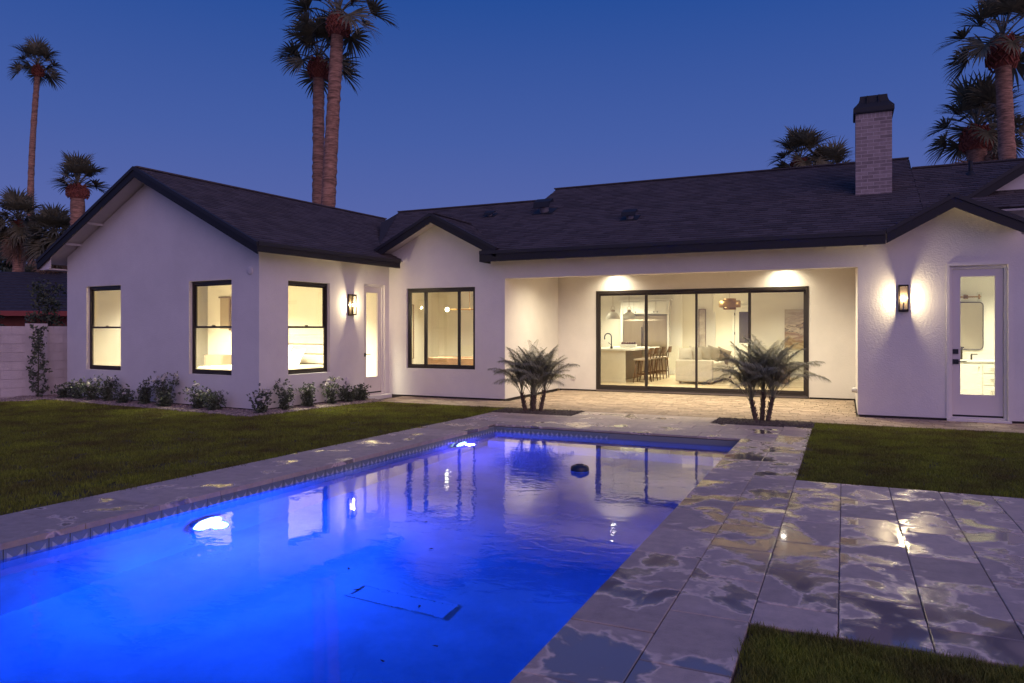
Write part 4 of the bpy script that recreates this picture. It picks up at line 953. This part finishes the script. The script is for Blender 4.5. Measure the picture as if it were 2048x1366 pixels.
# ------------------------------------------------------------------ neighbour's house
nb = empty('neighbour_house', (0, 0, 0), 0, 'neighbour red brick house with dark shingle roof beyond the garden wall', 'house')
NM = Matrix.Translation((-27.5, 13.5, 0)) @ Matrix.Rotation(R(38), 4, 'Z')
M_red = mat('red_brick', (.22, .065, .045), .9, noise_amt=.2, nscale=5, bump=.3)
MB(NM).box(-9, 9, 0, 7, 0, 2.35).build('wall', M_red, nb)
M_nroof = mat('blue_shingle', (.050, .050, .062), .9, noise_amt=.4, nscale=8, bump=.5, bscale=30, stretch=(1, 1, 4))
b = MB(NM); b.prism([(-9.5, -.6, 2.12), (-9.5, 7.6, 2.12), (-9.5, 3.5, 3.72)], (19, 0, 0)); b.build('roof', M_nroof, nb)
b = MB(NM)
for k in range(14):
    t_ = k/14; b.box(-9.5, 9.5, -.6+4.1*t_-.005, -.6+4.1*t_+.3, 2.12+1.6*t_+.0, 2.12+1.6*t_+.025)
b.build('shingle_course', M_nroof, nb, kind='stuff')
MB(NM).box(-9.5, 9.5, -.64, -.60, 1.98, 2.15).build('fascia', mat('red_fascia', (.25, .04, .03), .6), nb)

# ------------------------------------------------------------------ plants
M_frond = mat('palm_frond', (.19, .18, .10), .6, noise_amt=.25, nscale=2, rand=.25, trans=.25)
M_frond_dry = mat('palm_frond_dry', (.30, .20, .13), .8, noise_amt=.25, nscale=2, rand=.25, trans=.2)
M_trunk = mat('palm_trunk', (.50, .27, .17), .95, noise_amt=.62, nscale=3.2, bump=1.0, bscale=16, stretch=(1.2, 1.2, 7))
M_boot = mat('palm_boots', (.42, .13, .08), .9, noise_amt=.4, nscale=9, bump=.6, bscale=40)
def fan_frond(Lp, Rb, el, droop, seed, nseg=26):
    r_ = random.Random(seed); b = MB(); pts = []
    e = R(el); p = Vector((0, 0, 0)); n = 7
    for k in range(n+1):
        pts.append(p.copy()); p = p + Vector((math.cos(e), 0, math.sin(e)))*Lp/n; e -= R(droop)/n
    b.tube(pts, [.028-.014*k/n for k in range(n+1)], 4)
    c = pts[-1]; d = Vector((math.cos(e), 0, math.sin(e))); up = Vector((-math.sin(e), 0, math.cos(e))); s = Vector((0, 1, 0))
    for k in range(nseg):
        th = R(-128 + 256*(k+.5)/nseg + r_.uniform(-3, 3))
        L = Rb*(.72+.28*math.cos(th*.55))*r_.uniform(.88, 1.05)
        dr = (d*math.cos(th) + s*math.sin(th)).normalized(); fold = .28*abs(math.sin(th))
        fold *= r_.uniform(1.2, 1.9); dr = (dr + up*fold).normalized(); w = dr.cross(up).normalized()
        prev = None; q = c.copy(); dirv = dr.copy(); m = 5; g = r_.uniform(.8, 1.6)
        for j in range(m+1):
            t_ = j/m; ww = Rb*.052*(.25+1.35*t_ if t_ < .45 else (.86*(1-t_)/.55+.06))
            row = (q - w*ww, q + w*ww)
            if prev: i0 = len(b.v); b.v += [prev[0], prev[1], row[1], row[0]]; b.f.append((i0, i0+1, i0+2, i0+3))
            prev = row; q = q + dirv*L/m; dirv = (dirv + Vector((0, 0, -1))*g*(t_**1.6)*.55).normalized()
    return b
_ff = {}
def ffm(kind, Lp, Rb, dry=False):
    k = (kind, Lp, Rb, dry)
    if k not in _ff:
        el, dr = ((82, 20), (62, 35), (38, 50), (12, 55), (-18, 45), (-48, 25))[kind[0]]
        _ff[k] = fan_frond(Lp, Rb, el, dr, kind[0]*10+kind[1]).mesh('frond', M_frond_dry if dry else M_frond)
    return _ff[k]
def fan_palm(x, y, h, r0, r1, label, lean=(0, 0), bend=0, nf=26, Lp=1.0, Rb=1.0, boot=1.0, skirt=0, seed=0, group='tall fan palms behind the houses', low=5):
    r_ = random.Random(seed); p = empty('fan_palm', (x, y, -.05), 0, label, 'palm tree', group)
    n = 90; pts = []; rad = []
    for k in range(n+1):
        t_ = k/n; pts.append((lean[0]*t_ + bend*math.sin(t_*math.pi), lean[1]*t_, h*t_))
        rad.append((r0+(r1-r0)*t_**.7)*(1+.045*math.sin(k*2.4)+r_.uniform(-.06, .06)) + (r0*.5*(1-t_*8) if t_ < .12 else 0))
    MB().tube(pts, rad, 16).build('trunk', M_trunk, p, True)
    top = Vector((lean[0], lean[1], h))
    if boot:
        b = MB(); bl_ = .75*boot; br = r1*1.0+.16*boot
        b.lathe([(r1*.9, -bl_*.75), (br*.82, -bl_*.6), (br*1.0, -bl_*.35), (br*.95, -bl_*.1), (br*.62, bl_*.2), (.06, bl_*.45)], 14, top)
        for k in range(110):
            a = k*2.4; t_ = k/110; z = -bl_*.7 + bl_*1.0*t_; rr_ = br*(1.02-.45*max(0, t_-.55)/.45)*(.86 if t_ < .12 else 1)
            c = top + Vector((rr_*math.cos(a), rr_*math.sin(a), z)); s = 1 if k % 2 else -1
            tg = Vector((-math.sin(a), math.cos(a), 0))*s
            b.bar(c - tg*.07*boot - Vector((0, 0, .05*boot)), c + tg*.05*boot + Vector((.035*math.cos(a), .035*math.sin(a), .11*boot)), .045*boot, .028*boot)
        b.build('boot_ball', M_boot, p)
    for k in range(nf):
        t_ = (k+.5)/nf; kd = min(low, int(t_**1.15*(low+1)*.999)); a = k*2.39996 + r_.uniform(-.2, .2)
        s = r_.uniform(.85, 1.1)
        M = Matrix.Translation(top + Vector((0, 0, .25*boot*(1-t_)))) @ Matrix.Rotation(a, 4, 'Z') @ Matrix.Rotation(r_.uniform(-.15, .15), 4, 'X') @ Matrix.Scale(s, 4)
        link('frond', ffm((kd, r_.randint(0, 1)), Lp, Rb), p, M)
    for k in range(skirt):
        a = k*2.4; M = Matrix.Translation(top + Vector((0, 0, -.35-.5*(k/skirt)))) @ Matrix.Rotation(a, 4, 'Z') @ Matrix.Rotation(R(18), 4, 'Y')
        link('dead_frond', ffm((5, k % 2), Lp*.6, Rb, True), p, M)
    return p
fan_palm(-38.4, 24.2, 15.25, .21, .13, 'very tall thin bent fan palm at the far left', (0, 0), -.62, 24, .75, .80, .72, seed=1, low=3)
fan_palm(-31.2, 18.8, 6.05, .24, .21, 'shaggy fan palm with dead skirt at the left edge of the picture', (.15, 0), 0, 34, .62, .78, .25, 18, seed=2, low=5)
fan_palm(-24.03, 16.5, 6.42, .26, .22, 'fan palm with red boot ball rising behind the gable left slope', (0, 0), 0, 20, .62, .66, .62, seed=3, low=2)
fan_palm(-27.7, 18.1, 5.15, .26, .22, 'bushy low fan palm between the tall trunk and the gable', (0, 0), 0, 44, .62, .85, .0, 18, seed=4, low=5)
fan_palm(-34.7, 21.5, 3.9, .15, .12, 'small thin fan palm behind the neighbour roof', (0, 0), 0, 20, .4, .5, .3, 10, seed=14)
fan_palm(-14.72, 17.8, 9.72, .235, .165, 'shorter of the two tall twin palms behind the wing roof', (.03, 0), 0, 17, .85, .88, .78, seed=5, low=3)
fan_palm(-13.95, 17.0, 10.55, .265, .175, 'taller of the two twin palms behind the wing roof', (.55, .1), -.04, 22, .95, .88, .78, seed=6, low=3)
fan_palm(-2.2, 43, 10.75, .42, .38, 'squat fan palm left of the chimney', (0, 0), 0, 34, 1.0, 1.15, 1.0, 6, seed=7, low=4)
fan_palm(-.75, 45.5, 10.5, .30, .27, 'dry looking fan palm just right of the squat palm left of the chimney', (0, 0), 0, 30, .95, 1.1, .5, 12, seed=8, low=4)
fan_palm(4.10, 28.3, 8.05, .36, .29, 'bushy fan palm right of the chimney, lower of the right pair', (-.1, 0), 0, 28, .95, .88, 1.0, 4, seed=9, low=3)
fan_palm(5.2, 33.0, 9.1, .17, .14, 'thin fan palm half hidden behind the bushy right palm', (0, 0), 0, 26, .9, .9, .4, 10, seed=10, low=4)
fan_palm(4.75, 26.2, 10.15, .30, .21, 'tall thick fan palm at the right edge of the picture', (-.38, 0), 0, 26, 1.0, .92, 1.15, 0, seed=11, low=3)

# pygmy date palms
M_pyg = mat('date_palm_leaf', (.30, .30, .18), .5, rand=.25, trans=.2)
M_ptrunk = mat('date_palm_trunk', (.17, .12, .08), .95, noise_amt=.4, nscale=12, bump=1, bscale=40)
def pinnate(L, el, droop, seed):
    r_ = random.Random(seed); b = MB(); n = 20; pts = []; e = R(el); p = Vector((0, 0, 0)); dirs = []
    for k in range(n+1):
        pts.append(p.copy()); d = Vector((math.cos(e), 0, math.sin(e))); dirs.append(d); p = p + d*L/n; e -= R(droop)*(.5+1.0*k/n)/n
    b.tube(pts, [.008-.0065*k/n for k in range(n+1)], 4)
    for k in range(58):
        t_ = .27+.73*k/58; i = min(n-1, int(t_*n)); f = t_*n-i; c = pts[i].lerp(pts[i+1], f); d = dirs[i]
        up = Vector((-d.z, 0, d.x))
        ll_ = L*.25*(math.sin(math.pi*min(1, .18+t_*.80)))**.7*r_.uniform(.8, 1.1)+.02
        for s in (-1, 1):
            dr = (d*.75 + Vector((0, s, 0))*.85 + up*r_.uniform(-.1, .30)).normalized(); w = dr.cross(Vector((0, 0, 1))).normalized()*.0045
            a, m_, t2 = c, c + dr*ll_*.55 + Vector((0, 0, -.006)), c + dr*ll_ + Vector((0, 0, -ll_*.50))
            i0 = len(b.v); b.v += [a - w*.6, a + w*.6, m_ + w, m_ - w, t2]; b.f += [(i0, i0+1, i0+2, i0+3), (i0+3, i0+2, i0+4)]
    return b
pinm = [pinnate(1.22, el, dr, i).mesh('frond', M_pyg) for i, (el, dr) in enumerate(((88, 45), (82, 65), (74, 90), (64, 105), (50, 110), (70, 80)))]
def date_palm(x, y, label, trunks, seed, S=1.0, nf=17):
    r_ = random.Random(seed); p = empty('pygmy_date_palm', (x, y, -.01), 0, label, 'date palm', 'pygmy date palms in the gravel beds')
    for tx, ty, lx, ly, h in trunks:
        base = Vector((tx, ty, 0)); top = Vector((tx+lx, ty+ly, h)); n = 9
        b = MB().tube([base.lerp(top, k/n) for k in range(n+1)], [.036-.010*k/n + .005*(k % 2) for k in range(n+1)], 10)
        for k in range(34):
            a = k*2.4; t_ = .1+.85*k/34; c = base.lerp(top, t_); o_ = Vector((math.cos(a), math.sin(a), 0))
            b.bar(c + o_*.024, c + o_*.05 + Vector((0, 0, .045)), .018, .010)
        b.build('trunk', M_ptrunk, p)
        for k in range(nf):
            a = k*2.39996 + r_.uniform(-.3, .3) + tx*9; t_ = k/nf; kd = (0, 0, 1, 1, 5, 2, 2, 3)[min(7, int(t_*8.0))]
            if Vector((math.cos(a), math.sin(a))).dot(Vector((-tx, -ty)).normalized() if (tx or ty) else Vector((0, 0))) > .75 and t_ > .5: continue
            M = Matrix.Translation(top + Vector((0, 0, -.10*t_))) @ Matrix.Rotation(a, 4, 'Z') @ Matrix.Scale(S*r_.uniform(.72, 1.0), 4)
            link('frond', pinm[kd], p, M)
date_palm(-5.27, 12.44, 'clump of feathery date palm in the left gravel bed by the patio corner', [(-.15, -.02, -.07, .02, .34), (-.04, .05, .0, .04, .44), (.04, -.06, .03, -.03, .32), (.14, .03, .08, .02, .40)], 21, .82, 27)
date_palm(-1.24, 12.62, 'feathery date palm in front of the sliding door, in the right gravel bed', [(-.085, 0, -.08, .02, .36), (.095, .02, .08, -.02, .42), (.0, .08, .02, .08, .48)], 22, .90, 32)

# leaves helper
def leaf_quad(b, c, d, n, L, w):
    d = d.normalized(); s = d.cross(n).normalized()*w; i = len(b.v)
    b.v += [c, c + d*L*.5 + s, c + d*L + n*L*-.08, c + d*L*.5 - s]; b.f.append((i, i+1, i+2, i+3))
def rv(r_): 
    v = Vector((r_.gauss(0, 1), r_.gauss(0, 1), r_.gauss(0, 1))); return v.normalized()
M_rose = mat('rose_leaf', (.12, .145, .09), .5, noise_amt=.2, nscale=20, rand=.45, trans=.2)
M_stem = mat('green_stem', (.08, .07, .04), .8)
M_petal = mat('white_petal', (.75, .72, .68), .6, trans=.25)
def rose(x, y, h, w, seed, label, nfl):
    r_ = random.Random(seed); p = empty('rose_bush', (x, y, 0), 0, label, 'rose bush', 'white rose bushes along the wing walls')
    st = MB(); lf = MB(); tips = []
    for k in range(r_.randint(7, 10)):
        a = r_.uniform(0, 6.28); sp = r_.uniform(.15, 1)*w*.55; hh = h*r_.uniform(.55, 1.0)*(1.0 if k else 1.05)
        pts = [Vector((r_.uniform(-.03, .03), r_.uniform(-.03, .03), 0))]
        for j in range(1, 7):
            t_ = j/6; pts.append(Vector((math.cos(a)*sp*t_**1.1 + r_.uniform(-.02, .02), math.sin(a)*sp*.7*t_**1.1 + r_.uniform(-.02, .02), hh*t_)))
        st.tube(pts, [.006-.004*j/6 for j in range(7)], 4); tips.append(pts[-1])
        for j in range(1, 7):
            for q in range(7):
                if r_.random() < .25: continue
                c = pts[j-1].lerp(pts[j], r_.random()); d = (rv(r_) + Vector((0, 0, .2))).normalized()
                tw = c + d*r_.uniform(.02, .12)*(1.2 if j > 2 else .7)
                for z in range(5):
                    dd_ = (d + rv(r_)*.8).normalized(); leaf_quad(lf, tw + rv(r_)*.018, dd_, rv(r_), r_.uniform(.026, .052), r_.uniform(.010, .018))
    st.build('stems', M_stem, p); lf.build('foliage', M_rose, p)
    for k in range(nfl*2+1):
        c = tips[k % len(tips)] + rv(r_)*.03; f = MB()
        for q in range(18):
            d = (rv(r_) + Vector((0, 0, .5))).normalized(); leaf_quad(f, c, d, rv(r_), .046, .022)
        f.build('flower', M_petal, p)
roses = [(-5.84, -.25, .30, .5, 4, 'low rose bush with white blooms at the left corner of the gable wall'), (-5.35, -.22, .42, .45, 1, 'thin rose bush just left of the left gable window'),
 (-4.75, -.25, .44, .5, 2, 'leafy rose bush under the left gable window'), (-4.25, -.22, .50, .4, 1, 'upright rose bush at the right side of the left gable window'),
 (-3.62, -.28, .30, .5, 0, 'low flowerless rose bush between the gable windows'), (-3.0, -.22, .42, .32, 0, 'narrow rose bush midway between the gable windows'),
 (-2.38, -.20, .62, .55, 4, 'tall rose bush with several white blooms left of the right gable window'), (-2.22, -.34, .16, .25, 0, 'tiny rose sprout below the tall blooming bush'),
 (-1.30, -.26, .50, .55, 3, 'full rose bush under the right gable window'), (-.80, -.30, .38, .5, 1, 'rose bush right below the right gable window edge')]
for i, (lx, ly, h, w, nf, lab) in enumerate(roses):
    q = wv(lx, ly-.05, 0); rose(q.x, q.y, h, w, 100+i, lab, nf)
for i, (ly, h, w, nf, lab) in enumerate(((-.22, .46, .5, 4, 'rose bush with pale blooms at the wing corner'), (.35, .52, .45, 2, 'rose bush left of the lantern-side bedroom window sill'), (1.00, .46, .34, 1, 'slim rose bush under the side bedroom window'),
      (1.62, .50, .5, 2, 'bushy rose under the right end of the side bedroom window'), (2.10, .34, .34, 0, 'small rose bush below the wall lantern'), (2.46, .30, .26, 0, 'last small rose bush beside the narrow side door'))):
    q = wv(.28, ly, 0); rose(q.x, q.y, h, w, 200+i, lab, nf)

def leafy(name, x, y, h, w, n, seed, label, cat, m, L=.07, trunk=.04, z0=.1, clumps=22, group=None, taper=.5):
    r_ = random.Random(seed); p = empty(name, (x, y, 0), 0, label, cat, group); lf = MB(); st = MB()
    st.tube([(0, 0, 0), (.02, 0, h*.5), (-.02, .02, h*.95)], [trunk, trunk*.6, trunk*.15], 7)
    cs = []
    for k in range(clumps):
        t_ = (k+.5)/clumps; z = z0 + (h-z0)*t_; rr_ = w*.5*(1-taper*t_)*r_.uniform(.35, 1); a = k*2.4+r_.uniform(-.5, .5)
        c = Vector((math.cos(a)*rr_, math.sin(a)*rr_, z)); cs.append((c, w*.20*r_.uniform(.6, 1.2)))
        st.tube([(0, 0, max(0, z-rr_*.7)), c], [trunk*.3, trunk*.08], 4)
    for k in range(n):
        c, s = cs[r_.randrange(clumps)]; q = c + rv(r_)*s*r_.random()**.5; q.z = max(.03, q.z); leaf_quad(lf, q, (rv(r_)+Vector((0, 0, .2))).normalized(), rv(r_), L*r_.uniform(.6, 1.2), L*.28)
    st.build('trunk', M_stem, p); lf.build('crown', m, p)
    return p
M_dark = mat('dark_leaf', (.05, .07, .04), .6, rand=.5, trans=.15)
M_olive = mat('olive_leaf', (.08, .095, .045), .6, rand=.45, trans=.15)
leafy('climbing_shrub', -16.42, 10.35, 1.62, .40, 900, 31, 'tall narrow shrub trained against the pale garden wall', 'shrub', M_rose, .075, .018, .05, 34, taper=.35)
for k, (x, y, h, w, lab) in enumerate(((-19.9, 11.2, 1.95, 1.2, 'dark shrub at the left picture edge behind the garden wall'), (-19.6, 12.6, 2.75, 1.3, 'tall pointed shrub behind the garden wall left of the pilaster'), (-18.9, 13.4, 2.25, .9, 'low dark shrub behind the climbing shrub'), (-18.05, 14.1, 2.55, 1.0, 'rounded dark shrub behind the wall beside the house corner'))):
    leafy('garden_shrub', x, y, h, w, 1800, 40+k, lab, 'shrub', M_olive, .10, .04, .4, 26, 'shrubs behind the garden wall', .55)
leafy('leafy_tree', -41, 23.5, 6.9, 5.5, 5500, 51, 'dark leafy tree behind the leaning palm trunk', 'tree', M_dark, .28, .14, 1.0, 44, None, .45)
leafy('leafy_tree', -34.5, 25.5, 5.4, 4.5, 4500, 52, 'dark leafy tree between the palms and the gable', 'tree', M_dark, .26, .14, .8, 40, None, .3)

# ------------------------------------------------------------------ gravel and grass
def scatter(name, poly_faces, srcs, density, smin, smax, seed, tilt=.0, label=None, z=0.0):
    vs, fs = poly_faces; me = bpy.data.meshes.new(name); me.from_pydata(vs, [], fs); o = bpy.data.objects.new(name, me); COL.objects.link(o)
    t = bpy.data.node_groups.new(name, 'GeometryNodeTree')
    t.interface.new_socket('Geometry', in_out='INPUT', socket_type='NodeSocketGeometry'); t.interface.new_socket('Geometry', in_out='OUTPUT', socket_type='NodeSocketGeometry')
    gi = t.nodes.new('NodeGroupInput'); go = t.nodes.new('NodeGroupOutput'); L = t.links.new; jn = t.nodes.new('GeometryNodeJoinGeometry')
    for i, s in enumerate(srcs):
        dp = t.nodes.new('GeometryNodeDistributePointsOnFaces'); dp.inputs['Density'].default_value = density/len(srcs); dp.inputs['Seed'].default_value = seed+i
        ip = t.nodes.new('GeometryNodeInstanceOnPoints'); oi = t.nodes.new('GeometryNodeObjectInfo'); oi.inputs[0].default_value = s
        rr_ = t.nodes.new('FunctionNodeRandomValue'); rr_.data_type = 'FLOAT_VECTOR'; rr_.inputs[0].default_value = (-tilt, -tilt, 0); rr_.inputs[1].default_value = (tilt, tilt, 6.283)
        rs = t.nodes.new('FunctionNodeRandomValue'); rs.data_type = 'FLOAT'; rs.inputs[2].default_value = smin; rs.inputs[3].default_value = smax; rs.inputs['Seed'].default_value = 5+i
        L(gi.outputs[0], dp.inputs[0]); L(dp.outputs[0], ip.inputs[0]); L(oi.outputs['Geometry'], ip.inputs['Instance']); L(rr_.outputs[0], ip.inputs['Rotation']); L(rs.outputs[1], ip.inputs['Scale']); L(ip.outputs[0], jn.inputs[0])
    L(jn.outputs[0], go.inputs[0])
    md = o.modifiers.new('scatter', 'NODES'); md.node_group = t
    o['kind'] = 'stuff'
    if label: o['label'] = label
    return o
def src(name, b, m, smooth=False): return bpy.data.objects.new(name, b.mesh(name, m, smooth))
M_peb = mat('pebble', (.33, .26, .23), .85, noise_amt=.35, nscale=30, rand=.5)
M_peb2 = mat('dark_pebble', (.11, .085, .07), .85, noise_amt=.35, nscale=30, rand=.5)
def rock(seed, m):
    r_ = random.Random(seed); b = MB(); b.lathe([(.001, -.012), (.017, -.008), (.024, .002), (.016, .012), (.001, .015)], 6)
    b.v = [Vector((v.x*r_.uniform(.7, 1.3), v.y*r_.uniform(.6, 1.1), v.z*r_.uniform(.8, 1.2))) for v in b.v]; return src('pebble', b, m)
rocks = [rock(i, M_peb) for i in range(4)]; rocks2 = [rock(i+9, M_peb2) for i in range(4)]
def bedpoly(pts, z): return ([(p[0], p[1], z) for p in pts], [tuple(range(len(pts)))])
gb1 = [(-5.92, 12.0), (-4.37, 12.0), (-4.37, 12.78), (-5.92, 12.74)]; gb2 = [(-1.94, 12.0), (-.44, 12.1), (-.44, 12.80), (-1.94, 12.78)]
wl = [wv(-7.2, -.62, 0), wv(.50, -.62, 0), wv(.62, 2.85, 0), wv(0, 2.85, 0), wv(0, 0, 0), wv(-7.2, 0, 0)]
gb3 = [(-16.9, 9.1), (-15.75, 9.75), (wl[0].x, wl[0].y), (-16.3, 11.6)]
def ngon(name, pts, z, m): b = MB(); b.add([(p[0], p[1], z) for p in pts], [tuple(range(len(pts)))]); return b.build(name, m, kind='structure')
M_bedsoil = mat('bed_soil', (.13, .10, .085), 1, noise_amt=.4, nscale=20)
for pts, rk in ((gb1, rocks2), (gb2, rocks2)):
    ngon('planting_bed', pts, -.02, M_bedsoil); scatter('gravel', bedpoly(pts, -.012), rk, 3200, .7, 1.5, 3, 1.0)
b = MB(); b.add([tuple(wl[0]), tuple(wl[1]), tuple(wl[4]), tuple(wl[5])], [(0, 1, 2, 3)]); b.add([tuple(wl[1]), tuple(wl[2]), tuple(wl[3]), tuple(wl[4])], [(0, 1, 2, 3)])
b.add([(p[0], p[1], 0) for p in gb3], [(0, 1, 2, 3)])
for v in b.v: v.z = -.015
b.build('planting_bed', M_bedsoil, kind='structure'); scatter('gravel', ([(v.x, v.y, -.008) for v in b.v], list(b.f)), rocks, 2600, .8, 1.6, 8, 1.0)

M_grass = mat('grass_blade', (.27, .31, .042), .75, spec=.15, noise_amt=.6, nscale=1.6, world=True, col2=(.15, .125, .040), rand=.45, trans=.3)
def tuft(seed, h, n, sp, w):
    r_ = random.Random(seed); b = MB()
    for k in range(n):
        c = Vector((r_.uniform(-sp, sp), r_.uniform(-sp, sp), 0)); a = r_.uniform(0, 6.28); d = Vector((math.cos(a), math.sin(a), 0)); s = Vector((-d.y, d.x, 0))*w*r_.uniform(.7, 1.2)
        hh = h*r_.uniform(.6, 1.15); ln = d*hh*r_.uniform(.1, .9); i = len(b.v)
        b.v += [c - s, c + s, c + s*.8 + ln*.35 + Vector((0, 0, hh*.6)), c - s*.8 + ln*.35 + Vector((0, 0, hh*.6)), c + ln + Vector((0, 0, hh))]; b.f += [(i, i+1, i+2, i+3), (i+3, i+2, i+4)]
    return src('grass_tuft', b, M_grass)
tn = [tuft(i, .034, 26, .035, .0014) for i in range(4)]; tf = [tuft(i+9, .032, 34, .08, .0026) for i in range(4)]
le = [(-5.915, 12.0), (-6.19, 3.6), (-6.43, -3.0)]
lawnL = [(-6.44, -3.4), (-5.92, 11.98), (-5.92, 12.74), (wl[2].x+.02, 12.74), (wl[1].x, wl[1].y-.005), (wl[0].x+.3, wl[0].y-.02), (-15.75, 9.70), (-16.9, 9.05), (-20.5, 3), (-22, -3.4)]
lawnR = [(-.435, 7.81), (9, 7.81), (9, 12.79), (-.435, 12.79)]
lawnN = [(-.435, -3.0), (6, -3.0), (6, 3.88), (-.435, 3.88)]
for pts in (lawnL, lawnR, lawnN): ngon('lawn', pts, -.022, M_soil)
scatter('grass', bedpoly([(-6.42, -2), (-5.92, 11.98), (-5.92, 12.72), (wl[2].x+.04, 12.72), (wl[1].x, wl[1].y-.02), (wl[0].x+.3, wl[0].y-.04), (-15.75, 9.66), (-16.9, 9.0), (-19.5, 3), (-19.5, 1)], -.018), tf, 210, .7, 1.3, 5)
scatter('grass', bedpoly([(-.41, 7.84), (4.2, 7.84), (4.2, 12.76), (-.41, 12.76)], -.018), tf, 330, .7, 1.2, 15)
scatter('grass', bedpoly([(-.41, 1.6), (1.8, 1.6), (1.8, 3.86), (-.41, 3.86)], -.018), tn, 1900, .7, 1.35, 25)
